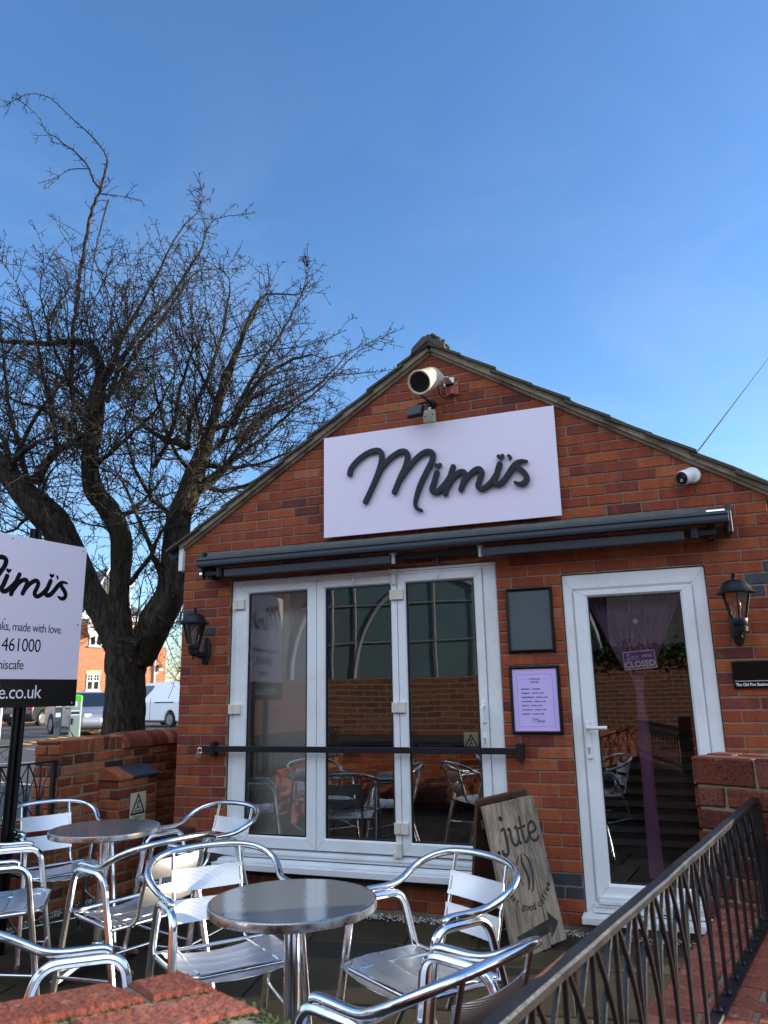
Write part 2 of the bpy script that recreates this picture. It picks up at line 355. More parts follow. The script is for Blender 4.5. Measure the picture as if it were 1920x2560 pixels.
M['tail_red'] = pm('tail_lamp_red', (.45, .01, .01), .2)
M['plate_yellow'] = pm('yellow_number_plate', (.75, .5, .03), .4)
M['charger_grey'] = pm('grey_green_cabinet', (.30, .36, .33), .5, var=.05)
M['lime'] = pm('lime_green_cap', (.12, .62, .04), .45)
M['house_brick'] = texbrick('house_brick', (.52, .19, .085), (.42, .13, .055), (.46, .31, .2))
M['house_brick2'] = texbrick('street_brick', (.17, .06, .033), (.10, .034, .02), (.22, .16, .11), .225, .075, .009)
M['weld'] = pm('corner_weld', (.42, .43, .44), .5)
M['street_wall_brick'] = texbrick('street_wall_brick', (.21, .085, .048), (.12, .045, .028), (.26, .2, .14), .5, .17, .016)
M['side_brick'] = texbrick('side_brick', (.32, .06, .025), (.22, .04, .022), (.28, .2, .14), .225, .075, .006)
M['slate_roof'] = texbrick('slate_roof', (.11, .115, .125), (.075, .08, .09), (.05, .05, .055), .3, .2, .008)
M['stone'] = pm('buff_stone', (.60, .45, .25), .8, var=.1)
M['grey_metal'] = pm('grey_metal', (.35, .36, .36), .5, .3)
M['leaf'] = tonemat('ivy_leaf', [(0, (.018, .03, .008)), (.5, (.04, .06, .014)), (1, (.07, .09, .02))], .55, .1, 30, .2, 6)
M['mistle'] = tonemat('mistletoe_leaf', [(0, (.035, .04, .01)), (1, (.075, .08, .02))], .6, .1, 30, .2, 6)
M['willow'] = tonemat('pale_twig', [(0, (.10, .085, .03)), (.5, (.17, .15, .06)), (1, (.25, .22, .09))], .9, .1, 30, .2, 3)
M['teal_glass'] = pm('teal_street_glazing', (.10, .17, .20), .12, spec=.8)
M['grey_twig'] = tonemat('far_bare_twig', [(0, (.09, .075, .055)), (1, (.20, .17, .13))], .9, .1, 30, .2, 3)
M['curtain'] = pm('purple_string', (.42, .20, .42), .7, var=.3, scale=60)
M['purple'] = pm('purple_sign', (.27, .06, .44), .5)
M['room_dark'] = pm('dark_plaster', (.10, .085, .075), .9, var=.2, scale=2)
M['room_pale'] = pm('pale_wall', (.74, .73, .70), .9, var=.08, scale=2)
M['room_floor'] = pm('dark_floor_boards', (.06, .045, .035), .45, var=.3, scale=4, stretch=(1, 12, 1))
M['slat_grey'] = pm('grey_slats', (.22, .23, .23), .5, var=.1)
M['bentwood'] = pm('brown_plywood', (.09, .032, .015), .35, var=.2, scale=4, stretch=(1, 1, 8))
M['sign_cream'] = pm('cream_warning_sign', (.66, .62, .46), .45, var=.05)
M['rust'] = pm('rust', (.16, .06, .02), .9, var=.4, scale=40)
M['chrome'] = pm('chrome', (.8, .8, .8), .12, 1)

def woodmat():
    m, nt, N, L, b = mk('weathered_grey_timber'); b.inputs['Roughness'].default_value = .85; b.inputs['Specular IOR Level'].default_value = .2
    tc = N.new('ShaderNodeTexCoord'); mp = N.new('ShaderNodeMapping'); mp.inputs['Scale'].default_value = (22, 22, 1.3); L.new(tc.outputs['Object'], mp.inputs[0])
    n = N.new('ShaderNodeTexNoise'); n.inputs['Scale'].default_value = 1.6; n.inputs['Detail'].default_value = 8; n.inputs['Roughness'].default_value = .7; n.inputs['Distortion'].default_value = .6; L.new(mp.outputs[0], n.inputs[0])
    r = N.new('ShaderNodeValToRGB'); cr = r.color_ramp; cr.elements[0].position = .3; cr.elements[0].color = (.12, .09, .066, 1); cr.elements[1].position = .72; cr.elements[1].color = (.52, .43, .33, 1)
    e = cr.elements.new(.5); e.color = (.34, .27, .20, 1); L.new(n.outputs['Fac'], r.inputs[0])
    n2 = N.new('ShaderNodeTexNoise'); n2.inputs['Scale'].default_value = 3.5; n2.inputs['Detail'].default_value = 4; L.new(tc.outputs['Object'], n2.inputs[0])
    r2 = N.new('ShaderNodeValToRGB'); r2.color_ramp.elements[0].position = .3; r2.color_ramp.elements[0].color = (.6, .62, .66, 1); r2.color_ramp.elements[1].position = .65; r2.color_ramp.elements[1].color = (1.05, 1, .93, 1); L.new(n2.outputs['Fac'], r2.inputs[0])
    ml = N.new('ShaderNodeMix'); ml.data_type = 'RGBA'; ml.blend_type = 'MULTIPLY'; ml.inputs['Factor'].default_value = 1; L.new(r.outputs[0], ml.inputs['A']); L.new(r2.outputs[0], ml.inputs['B']); L.new(ml.outputs['Result'], b.inputs['Base Color'])
    bp = N.new('ShaderNodeBump'); bp.inputs['Strength'].default_value = .5; bp.inputs['Distance'].default_value = .004; L.new(n.outputs['Fac'], bp.inputs['Height']); L.new(bp.outputs[0], b.inputs['Normal'])
    return m
M['old_wood'] = woodmat()
def barkmat(name, dark, light, green, disp=.02, sc_=(13, 13, 2.2)):
    m, nt, N, L, b = mk(name); b.inputs['Roughness'].default_value = .95; b.inputs['Specular IOR Level'].default_value = .15
    tc = N.new('ShaderNodeTexCoord'); mp = N.new('ShaderNodeMapping'); mp.inputs['Scale'].default_value = sc_; L.new(tc.outputs['Object'], mp.inputs[0])
    n = N.new('ShaderNodeTexNoise'); n.inputs['Scale'].default_value = 1.5; n.inputs['Detail'].default_value = 9; n.inputs['Roughness'].default_value = .7; n.inputs['Distortion'].default_value = 1.2; L.new(mp.outputs[0], n.inputs[0])
    r = N.new('ShaderNodeValToRGB'); cr = r.color_ramp; cr.elements[0].position = .38; cr.elements[0].color = (*dark, 1); cr.elements[1].position = .66; cr.elements[1].color = (*light, 1); L.new(n.outputs['Fac'], r.inputs[0])
    n2 = N.new('ShaderNodeTexNoise'); n2.inputs['Scale'].default_value = 1.7; n2.inputs['Detail'].default_value = 7; L.new(tc.outputs['Object'], n2.inputs[0])
    r2 = N.new('ShaderNodeValToRGB'); r2.color_ramp.elements[0].position = .5; r2.color_ramp.elements[1].position = .75; L.new(n2.outputs['Fac'], r2.inputs[0])
    mx = N.new('ShaderNodeMix'); mx.data_type = 'RGBA'; mx.inputs['B'].default_value = (*green, 1); L.new(r2.outputs[0], mx.inputs['Factor']); L.new(r.outputs[0], mx.inputs['A']); L.new(mx.outputs['Result'], b.inputs['Base Color'])
    bp = N.new('ShaderNodeBump'); bp.inputs['Strength'].default_value = 1; bp.inputs['Distance'].default_value = disp * 2; L.new(n.outputs['Fac'], bp.inputs['Height']); L.new(bp.outputs[0], b.inputs['Normal'])
    return m
M['bark'] = barkmat('furrowed_bark', (.020, .016, .012), (.13, .107, .08), (.055, .052, .028), .025, (16, 16, 1.9))
M['twig'] = barkmat('twig_bark', (.022, .017, .015), (.085, .068, .056), (.07, .062, .042), .003, (30, 30, 8))

# ------------------------------------------------------------------ real brickwork
def clip(poly, a, b, c):                                       # keep a*x+b*y<=c
    out = []
    for i in range(len(poly)):
        p, q = poly[i], poly[(i + 1) % len(poly)]
        fp, fq = a * p[0] + b * p[1] - c, a * q[0] + b * q[1] - c
        if fp <= 0: out.append(p)
        if fp * fq < 0:
            t = fp / (fp - fq); out.append((p[0] + (q[0] - p[0]) * t, p[1] + (q[1] - p[1]) * t))
    return out
def brick_face(mb, poly, F, depth=.012, bev=.0025, jit=.001, mat=0, tone=.5):
    """one brick: front polygon in local (x, z), proud of the mortar by depth; F maps (x, y into wall, z) to the world"""
    if len(poly) < 3: return
    ar = sum(poly[i][0] * poly[(i + 1) % len(poly)][1] - poly[(i + 1) % len(poly)][0] * poly[i][1] for i in range(len(poly))) / 2
    if abs(ar) < 2e-4: return
    if ar < 0: poly = poly[::-1]
    n = len(poly); cx = sum(p[0] for p in poly) / n; cz = sum(p[1] for p in poly) / n
    dy = rnd.uniform(-jit, jit) * .8
    P = [(p[0] + rnd.uniform(-jit, jit), p[1] + rnd.uniform(-jit, jit)) for p in poly]
    def ins(p, e):
        dx, dz = p[0] - cx, p[1] - cz
        return (p[0] - math.copysign(min(e, abs(dx) * .5), dx), p[1] - math.copysign(min(e, abs(dz) * .5), dz))
    r0 = [F @ Vector((p[0], depth, p[1])) for p in P]
    r1 = [F @ Vector((p[0], bev + dy, p[1])) for p in P]
    r2 = [F @ Vector((ins(p, bev)[0], dy, ins(p, bev)[1])) for p in P]
    fs = [(i, (i + 1) % n, n + (i + 1) % n, n + i) for i in range(n)] + [(n + i, n + (i + 1) % n, 2 * n + (i + 1) % n, 2 * n + i) for i in range(n)] + [tuple(range(2 * n, 3 * n))]
    mb.add(r0 + r1 + r2, fs, mat, tone)
def brickwork(mb, F, x0, x1, zr, holes=(), planes=(), bl=.225, bh=.075, jt=.010, phase=0.0, bond=True, bev=.0025, jit=.001, depth=.012, matf=None, tonef=None, header=False):
    z0, z1, k0 = zr
    k = k0; z = z0
    while z < z1 - 1e-4:
        off = phase + (bl / 2 if (bond and k % 2) else 0)
        i = math.floor((x0 - off) / bl) - 1
        while off + i * bl < x1:
            a, b = off + i * bl + jt / 2, off + (i + 1) * bl - jt / 2; i += 1
            a, b = max(a, x0), min(b, x1)
            if b - a < .012: continue
            za, zb = z + jt / 2, min(z + bh - jt / 2, z1)
            segs = [(a, b, za, zb)]
            for hx0, hx1, hz0, hz1 in holes:
                ns = []
                for (p, q, u, v) in segs:
                    if q <= hx0 or p >= hx1 or v <= hz0 or u >= hz1: ns.append((p, q, u, v)); continue
                    if p < hx0: ns.append((p, hx0, u, v))
                    if q > hx1: ns.append((hx1, q, u, v))
                    c0, c1 = max(p, hx0), min(q, hx1)
                    if u < hz0: ns.append((c0, c1, u, hz0))
                    if v > hz1: ns.append((c0, c1, hz1, v))
                segs = ns
            for (p, q, u, v) in segs:
                if q - p < .01 or v - u < .008: continue
                poly = [(p, u), (q, u), (q, v), (p, v)]
                for pl in planes: poly = clip(poly, *pl)
                mt = matf((p + q) / 2, (u + v) / 2, q - p) if matf else 0
                tn = tonef() if tonef else min(1, max(0, rnd.gauss(.48, .19)))
                brick_face(mb, poly, F, depth, bev, jit, mt, tn)
        k += 1; z += bh
# ================================================================== SETTING
def sheet(name, x0, x1, y0, y1, z, mat, n=1):
    mb = MB(); mb.add([(x0, y0, z), (x1, y0, z), (x1, y1, z), (x0, y1, z)], [(0, 1, 2, 3)])
    o = mb.build(name, mat); o['kind'] = 'structure'; return o
sheet('ground', -400, 400, -400, 400, -.06, M['ground'])
mb = MB(); mb.span((-300, -60, -.03), (-3.78, 300, .2)); mb.span((-3.78, 7.6, -.03), (60, 300, .196)); o = mb.build('car_park', M['asphalt']); o['kind'] = 'structure'
mb = MB(); mb.span((-3.6, -5, -.05), (.85, .02, -.012)); o = mb.build('patio_bed', M['earth']); o['kind'] = 'structure'
# riven flagstones, laid in uneven rows
mb = MB(); r2 = random.Random(4)
F = Matrix.Rotation(R(9), 4, 'Z')
y = -5.2
while y < .6:
    h = r2.choice((.29, .44, .59)); x = -4.4 + r2.uniform(0, .4)
    while x < 1.6:
        w = r2.choice((.29, .44, .59, .74)); g = .007
        c = F @ Vector((x + w / 2, y + h / 2, 0))
        if -3.55 < c.x < .62 + (c.y + 3) * .2 and -4.6 < c.y < -.12:
            pl = [(x + g, y + g), (x + w - g, y + g), (x + w - g, y + h - g), (x + g, y + h - g)]
            pl = [(p[0] + r2.uniform(-.004, .004), p[1] + r2.uniform(-.004, .004)) for p in pl]
            dz = r2.uniform(-.002, .002); tl = r2.uniform(-.003, .003)
            n = 4; vs = [F @ Vector((p[0], p[1], -.02)) for p in pl] + [F @ Vector((p[0], p[1], -.006 + dz)) for p in pl]
            q = [(p[0] + (.006 if p[0] < x + w / 2 else -.006), p[1] + (.006 if p[1] < y + h / 2 else -.006)) for p in pl]
            vs += [F @ Vector((p[0], p[1], dz + tl * (1 if i < 2 else -1))) for i, p in enumerate(q)]
            mb.add(vs, [(i, (i + 1) % 4, 4 + (i + 1) % 4, 4 + i) for i in range(4)] + [(4 + i, 4 + (i + 1) % 4, 8 + (i + 1) % 4, 8 + i) for i in range(4)] + [(8, 9, 10, 11)], 0, min(1, max(0, r2.gauss(.42, .2))))
        x += w
    y += h
o = mb.build('patio', M['flag']); o['kind'] = 'structure'
# gravel drain strip along the foot of the walls
mb = MB()
for i in range(3200):
    if i < 2000: x, y = rnd.uniform(-3.0, 1.0), rnd.uniform(-.115, .0)
    else: x, y = rnd.uniform(-3.56, -3.45), rnd.uniform(-2.6, .2)
    s = rnd.uniform(.005, .012); a = rnd.uniform(0, 6.3); z = rnd.uniform(-.004, .010)
    u = Vector((math.cos(a), math.sin(a), rnd.uniform(-.4, .4))) * s; v = Vector((-math.sin(a), math.cos(a), rnd.uniform(-.4, .4))) * s * .7; w = Vector((0, 0, s * .6)); c = Vector((x, y, z))
    mb.add([c + u, c + v, c - u, c - v, c + w, c - w], [(0, 1, 4), (1, 2, 4), (2, 3, 4), (3, 0, 4), (1, 0, 5), (2, 1, 5), (3, 2, 5), (0, 3, 5)], 0, rnd.random())
o = mb.build('gravel', M['gravel']); tag(o, 'white gravel strip along the foot of the brick walls', 'gravel', kind='stuff')

# ================================================================== THE CAFE
XL, XR, XA = -3.02, 1.31, -.857
ZE, ZA = 2.615, 3.985
SL = (ZA - ZE) / (XA - XL); SR = (ZA - ZE) / (XR - XA)
BX0, BX1, BZ0, BZ1 = -2.575, -.44, .262, 2.335
DX0, DX1, DZ0, DZ1 = 0.0, .905, .09, 2.2
cafe = thing('cafe_building', 'small red brick gabled cafe with white glazed doors and tiled roof', 'cafe', (XA, 3.5, 0))
planes = [(-SL, 1, ZE - SL * XL), (SR, 1, ZE + SR * XR)]
planes = [(-SL, 1, ZA - SL * XA), (SR, 1, ZA + SR * XA)]
holes = [(BX0, BX1, BZ0, BZ1), (DX0, DX1, DZ0, DZ1)]
BLUE = [(-3.02, -2.905, 2.055, 2.13), (-3.02, -2.79, 1.98, 2.055), (-2.9, -2.68, 1.905, 1.98), (1.13, 1.31, 2.055, 2.13), (1.02, 1.245, 1.98, 2.055), (1.245, 1.31, 2.13, 2.205)]
def fm(x, z, w):
    if .18 < z < .33: return 1
    for a, b, c, d in BLUE:
        if a < x < b and c < z < d: return 1
    return 0
mb = MB()
brickwork(mb, Matrix.Identity(4), XL, XR, (.03, 4.0, 1), holes, planes, phase=0.0, matf=fm, jit=.0017, bev=.003)
# mortar body behind the faces, cut round the openings
W0, W1 = .0055, .24
def body(x0, x1, z0, z1): mb.span((x0, W0, z0), (x1, W1, z1), 2)
body(XL, BX0, -.05, BZ1); body(BX0, BX1, -.05, BZ0); body(BX1, DX0, -.05, DZ1); body(DX0, DX1, -.05, DZ0); body(DX1, XR, -.05, DZ1)
Fp = frame((0, 0, 0), (1, 0, 0), (0, 0, 1))
mb.prism([(XL, BZ1), (BX1, BZ1), (BX1, DZ1), (XR, DZ1), (XR, ZE + .02), (XA, ZA), (XL, ZE + .02)], Fp, -W1, -W0, 2)
wall = mb.build('wall', [M['brick'], M['brick_blue'], M['mortar']], cafe)
mb = MB(); mb.span((XL + .002, W1, -.05), (XL + .24, 7, ZE)); mb.span((XR - .24, W1, -.05), (XR - .002, 7, ZE))
mb.prism([(XL + .25, -.05), (XR - .25, -.05), (XR - .25, ZE), (XA, ZA - .06), (XL + .25, ZE)], Fp, -7.0, -6.8)
mb.build('side_wall', M['side_brick'], cafe)
# roof: courses of tiles on both slopes, each course lapping the one below
mb = MB()
nb = 9
for side in (-1, 1):
    xe = XL - .14 if side < 0 else XR + .14
    sl = SL if side < 0 else SR
    for i in range(nb):
        f0, f1 = i / nb, (i + 1.18) / nb
        xa, xb = xe + (XA - xe) * f0, xe + (XA - xe) * min(f1, 1)
        lf = .034; za = ZA - abs(xa - XA) * sl + .074 + lf * .55; zb = ZA - abs(xb - XA) * sl + .070
        seg = 24
        for j in range(seg):
            y0 = -.075 + rnd.uniform(-.012, .012) if j == 0 else -.06 + 7.1 * j / seg + .004
            y1 = -.06 + 7.1 * (j + 1) / seg
            d = rnd.uniform(-.006, .006)
            mb.add([(xa, y0, za + d), (xa, y1, za + d), (xb, y1, zb + d), (xb, y0, zb + d), (xa, y0, za - .020 + d), (xa, y1, za - .020 + d), (xb, y1, zb - .020 + d), (xb, y0, zb - .020 + d)],
                   [(0, 1, 2, 3), (7, 6, 5, 4), (0, 4, 5, 1), (1, 5, 6, 2), (2, 6, 7, 3), (3, 7, 4, 0)])
roof = mb.build('roof', M['rooftile'], cafe)
# cement verge and undercloak up each rake
mb = MB()
def rake(x0, z0, x1, z1, y0, y1, th, segs=10, wob=.006, mat=0):
    d = Vector((x1 - x0, 0, z1 - z0)); n = Vector((-d.z, 0, d.x)).normalized() * (1 if d.x > 0 else -1)
    if n.z < 0: n = -n
    pr = None
    for i in range(segs + 1):
        p = Vector((x0, 0, z0)) + d * (i / segs)
        w = rnd.uniform(-wob, wob); a = p + n * (0 + w * .3); b = p + n * (th + w)
        cur = [(a.x, y0 + w * .5, a.z), (b.x, y0 + w * .5, b.z), (b.x, y1, b.z), (a.x, y1, a.z)]
        if pr:
            vs = pr + cur; mb.add(vs, [(0, 4, 5, 1), (1, 5, 6, 2), (2, 6, 7, 3), (3, 7, 4, 0)], mat)
            if i == 1: mb.add(pr, [(0, 1, 2, 3)], mat)
            if i == segs: mb.add(cur, [(3, 2, 1, 0)], mat)
        pr = cur
for xe, x_ in ((XL - .02, XA - .001), (XR + .02, XA + .001)):
    ze = ZE + .012
    rake(xe, ze, x_, ZA + .012, -.045, .10, .062)           # bedding mortar
    rake(xe, ze - .022, x_, ZA - .010, -.02, .10, .022, 6, .002)   # undercloak strip
mb.build('verge', M['verge'], cafe, bevel=.004)
mb = MB(); PR = [(-.135, -.02), (-.125, .03), (-.035, .112), (.025, .118), (.085, .088), (.128, .028), (.138, -.02), (.10, .0), (.0, .07), (-.10, .0)]
for i in range(17):                                          # angular ridge tiles bedded in cement
    y0 = -.085 + i * .42; q = len(PR); vs = []
    for yy in (y0, y0 + .41):
        for (a_, b_) in PR: vs.append((XA + a_ + rnd.uniform(-.004, .004), yy + rnd.uniform(-.006, .006), ZA + b_ + rnd.uniform(-.004, .004)))
    mb.add(vs, [tuple(range(q - 1, -1, -1)), tuple(range(q, 2 * q))] + [(j, (j + 1) % q, q + (j + 1) % q, q + j) for j in range(q)])
ridge = mb.build('ridge_tiles', M['rooftile'], cafe, smooth=30, bevel=.006)
mb = MB(); r3 = random.Random(3)
for i in range(70):
    u = r3.random(); x = XA + .0 + u * .13; z = ZA + .118 - u * u * .075 + r3.uniform(-.012, .010); s = r3.uniform(.010, .022)
    mb.lathe([(.001, -s), (s, -s * .4), (s * 1.1, s * .3), (.001, s)], Matrix.Translation((x, -.08 + r3.uniform(0, .28), z)), 6)
mb.build('moss', M['moss'], ridge, smooth=60)
# eaves: white boxed end and black gutter at the left corner
mb = MB(); mb.span((XL - .042, -.03, 2.445), (XL - .003, .16, 2.645)); mb.build('fascia_end', M['white_paint'], cafe, bevel=.003)
mb = MB(); mb.tube([(XL - .10, -.02, 2.60), (XL - .10, 7, 2.60)], .055, 14); mb.tube([(XL - .10, .35, 2.56), (XL - .20, .35, 2.55)], .05, 12); mb.build('gutter', M['black_metal'], cafe, smooth=40)
mb = MB(); mb.tube([(XL - .06, .30, 2.55), (XL - .04, .30, 2.3), (XL - .04, .30, .0)], .034, 12); mb.build('downpipe', M['black_metal'], cafe, smooth=40)

# ---------------------------------------------------------------- interior shell
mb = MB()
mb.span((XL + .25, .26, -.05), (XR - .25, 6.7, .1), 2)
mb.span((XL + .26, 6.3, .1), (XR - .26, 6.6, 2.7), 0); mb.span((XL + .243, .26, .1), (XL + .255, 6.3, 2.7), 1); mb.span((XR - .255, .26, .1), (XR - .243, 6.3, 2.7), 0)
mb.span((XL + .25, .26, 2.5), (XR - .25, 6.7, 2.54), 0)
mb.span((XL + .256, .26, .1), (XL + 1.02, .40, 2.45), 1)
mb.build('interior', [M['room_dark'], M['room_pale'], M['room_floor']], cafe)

# ---------------------------------------------------------------- folding doors
def frame_rect(mb, x0, x1, z0, z1, wl, wr, wb, wt, y0, y1, mat=0):
    """mitred rectangular frame with a small chamfer to the glazing side"""
    o = [(x0, z0), (x1, z0), (x1, z1), (x0, z1)]; i = [(x0 + wl, z0 + wb), (x1 - wr, z0 + wb), (x1 - wr, z1 - wt), (x0 + wl, z1 - wt)]
    c = .012; i2 = [(x0 + wl - c, z0 + wb - c), (x1 - wr + c, z0 + wb - c), (x1 - wr + c, z1 - wt + c), (x0 + wl - c, z1 - wt + c)]
    vs = [(a, y0 + .004, b) for a, b in o] + [(a + (.004 if k in (0, 3) else -.004), y0, b + (.004 if k < 2 else -.004)) for k, (a, b) in enumerate(o)] + [(a, y0, b) for a, b in i2] + [(a, y0 + .016, b) for a, b in i] + [(a, y1, b) for a, b in i] + [(a, y1, b) for a, b in o]
    fs = []
    for r_ in range(5):
        for k in range(4): fs.append((r_ * 4 + k, r_ * 4 + (k + 1) % 4, (r_ + 1) * 4 + (k + 1) % 4, (r_ + 1) * 4 + k))
    for k in range(4): fs.append((20 + k, 20 + (k + 1) % 4, (k + 1) % 4, k))
    mb.add(vs, fs, mat)
    for k in range(4):                      # welded corner seams
        a, b = Vector((o[k][0], y0 - .0007, o[k][1])), Vector((i2[k][0], y0 - .0007, i2[k][1])); n_ = Vector((-(b - a).z, 0, (b - a).x)).normalized() * .0011
        mb.add([a - n_, b - n_, b + n_, a + n_], [(0, 1, 2, 3)], 1)
def pane(name, x0, x1, z0, z1, y, parent):
    mb = MB(); mb.add([(x0, y, z0), (x1, y, z0), (x1, y, z1), (x0, y, z1)], [(0, 1, 2, 3)])
    g = mb.build(name, M['glass'], parent)
    mb = MB(); w = .007
    for a, b in (((x0 - .004, z0 - .004), (x1 + .004, z0 + w)), ((x0 - .004, z1 - w), (x1 + .004, z1 + .004)), ((x0 - .004, z0 + w), (x0 + w, z1 - w)), ((x1 - w, z0 + w), (x1 + .004, z1 - w))):
        mb.span((a[0], y - .012, a[1]), (b[0], y - .002, b[1]))
    mb.build('gasket', M['gasket'], parent)
    return g
mb = MB(); frame_rect(mb, BX0 + .006, BX1 - .004, BZ0 + .04, BZ1 - .004, .05, .105, .06, .048, .018, .10)
mb.span((BX0 + .05, .010, BZ1 - .046), (BX1 - .11, .018, BZ1 - .030)); mb.span((BX0 + .06, .004, BZ1 - .026), (BX1 - .09, .0178, BZ1 - .014))
mb.span((BX0 + .05, .0, .330), (BX1 - .09, .0178, .350))
fold = mb.build('folding_door', [M['upvc'], M['weld']], cafe, bevel=.002)
PAN = [(-2.527, -1.830, -2.414, -1.913), (-1.826, -1.183, -1.754, -1.235), (-1.179, -.547, -1.113, -.61)]
for i, (a, b, g0, g1) in enumerate(PAN):
    mb = MB(); frame_rect(mb, a, b, .372, 2.288, g0 - a, b - g1, .457 - .372, 2.288 - 2.22, .006, .078)
    s = mb.build('sash', [M['upvc'], M['weld']], fold, bevel=.0015)
    pane('glass_pane', g0, g1, .457, 2.22, .030, fold)
for x, z in ((-2.497, 2.138), (-2.512, 1.344), (-1.181, 2.138), (-1.181, 1.343), (-1.181, .545), (-2.51, .53)):
    mb = MB(); mb.span((x - .052, -.012, z - .036), (x - .024, .006, z + .036)); mb.tube([(x - .016, -.012, z - .034), (x - .016, -.012, z + .034)], .0095, 10); mb.span((x - .006, -.016, z - .036), (x + .052, .006, z + .036))
    mb.build('hinge', M['cream_plastic'], fold, bevel=.002)
for z, sg in ((2.27, 1), (.418, -1)):
    mb = MB(); x = -1.212; mb.span((x - .03, -.022, z + sg * .025), (x + .03, .006, z + sg * .055)); mb.span((x + .0, -.018, z - .055), (x + .026, .006, z + sg * .0249 if sg > 0 else z + .03))
    mb.build('corner_bolt', M['cream_plastic'], fold, bevel=.002)
for x, z in ((-1.52, 2.262), (-.86, 2.262)):
    mb = MB(); mb.tube(rbend([(x, .004, z + .02), (x, -.02, z + .01), (x, -.022, z - .018), (x, -.008, z - .022)], .01), .005, 6); mb.span((x - .008, -.002, z - .005), (x + .008, .006, z + .028)); mb.build('hook', M['upvc'], fold, smooth=40)
mb = MB(); x = -.577
mb.span((x - .014, -.006, 1.235), (x + .014, .006, 1.375)); mb.tube(rbend([(x, -.004, 1.345), (x, -.05, 1.345), (x - .004, -.052, 1.20)], .02), .0105, 8)
h = mb.build('handle', M['upvc'], fold, smooth=40, bevel=.002)
def lockplate(x, z, parent, hh=.05):
    mb = MB(); mb.lathe([(.017, 0), (.017, .008), (.0155, .010)], frame((x, .006, z), (1, 0, 0), (0, 0, 1)) @ Matrix.Scale(hh / .017, 4, (0, 1, 0)), 16); o_ = mb.build('lock_plate', M['upvc'], parent, smooth=40)
    mb = MB(); mb.lathe([(.0085, 0), (.0085, .0125)], frame((x, .006, z + .01), (1, 0, 0), (0, 0, 1)), 12); mb.span((x - .005, -.006, z - .024), (x + .005, .002, z + .004)); mb.build('keyhole', M['grey_metal'], parent, smooth=40)
lockplate(-.575, 1.12, fold)
mb = MB()   # sill
mb.span((BX0 - .03, -.105, .262), (BX1 + .02, .018, .278)); mb.span((BX0 - .03, -.11, .238), (BX1 + .02, -.094, .281)); mb.span((BX0 - .01, -.06, .279), (BX1 + .0, .017, .2995))
mb.build('sill', M['upvc'], fold, bevel=.004)

# ---------------------------------------------------------------- single door
mb = MB(); frame_rect(mb, DX0 + .004, DX1 - .004, DZ0 + .012, DZ1 - .004, .069, .087, .075, .105, .018, .10)
door = mb.build('door', [M['upvc'], M['weld']], cafe, bevel=.002)
mb = MB(); frame_rect(mb, .075, .816, .182, 2.086, .163 - .075, .816 - .743, .28 - .182, 2.086 - 2.04, .004, .078)
mb.build('door_leaf', [M['upvc'], M['weld']], door, bevel=.0015)
pane('glass_pane', .163, .743, .28, 2.04, .032, door)
mb = MB(); mb.span((.095, -.02, .196), (.80, .0038, .214)); mb.span((.088, -.034, .172), (.808, .0, .1955)); mb.span((.05, -.012, .118), (.86, .017, .150)); mb.span((.06, -.022, .152), (.85, .016, .170))
mb.build('threshold', M['upvc_dirty'], door, bevel=.003)
mb = MB(); mb.span((.43, -.0145, .128), (.47, -.0115, .136)); mb.build('drain_slot', M['gasket'], door)
mb = MB(); mb.span((DX0 - .012, -.105, .098), (DX1 + .03, .018, .112)); mb.span((DX0 - .012, -.11, .072), (DX1 + .03, -.095, .114)); mb.build('sill', M['upvc_dirty'], door, bevel=.004)
mb = MB(); x = .100
mb.span((x - .016, -.008, 1.01), (x + .016, .004, 1.245)); mb.build('handle_plate', M['upvc'], door, bevel=.006)
mb = MB(); mb.tube(rbend([(x, -.004, 1.203), (x, -.055, 1.203), (x + .125, -.058, 1.203)], .02), .0115, 10); mb.build('handle', M['upvc'], door, smooth=40)
mb = MB(); mb.lathe([(.009, 0), (.009, .006)], frame((x, -.008, 1.075), (1, 0, 0), (0, 0, 1)), 12); mb.span((x - .0055, -.0135, 1.045), (x + .0055, -.007, 1.07)); mb.build('keyhole', M['grey_metal'], door, smooth=40)

# ================================================================== THINGS ON THE FACADE
# fascia sign
sg = thing('shop_sign', 'large lavender panel sign with raised slate grey lettering under the gable', 'sign', (-.845, -.03, 3.0))
mb = MB(); mb.span((-1.740, -.052, 2.600), (.046, -.034, 3.402)); mb.build('panel', M['lavender'], sg, bevel=.002)
for x in (-1.5, -.85, -.2):
    mb = MB(); mb.span((x - .02, -.0338, 2.66), (x + .02, -.001, 3.34)); mb.build('batten', M['black_metal'], sg)
mb = MB(); script_name(mb, wallM(-.15, -.052, 2.85), 1, 1, 1, .042, .010, .027, .0007, .0006)
mb.build('lettering', M['letter'], sg, smooth=35)
# awning
aw = thing('awning', 'rolled up grey awning with two folded arms above the doors', 'awning', (-.85, -.02, 2.45))
x0, x1 = -2.775, 1.085
mb = MB()
prof = [(.0, .0), (-.03, .012), (-.062, .008), (-.066, -.012), (-.058, -.018), (-.060, -.036), (-.068, -.042), (-.064, -.062), (-.02, -.066), (.0, -.052)]
mb.prism([(y_, z_) for y_, z_ in prof], frame((x0, -.135, 2.495), (0, 1, 0), (0, 0, 1)), 0, x1 - .02 - x0)
mb.build('front_bar', M['anthracite'], aw, bevel=.003)
mb = MB(); n = 60; vs = []; rr = random.Random(8)
prev = None
for i in range(n + 1):
    x = x0 + .05 + (x1 - .14 - x0 - .05) * i / n; ring = []
    for j in range(9):
        a = R(-20 + 200 * j / 8); w = .046 + rr.uniform(-.0025, .0025)
        ring.append((x, -.085 - math.cos(a) * w * 1.15, 2.508 + math.sin(a) * w))
    vs.append(ring)
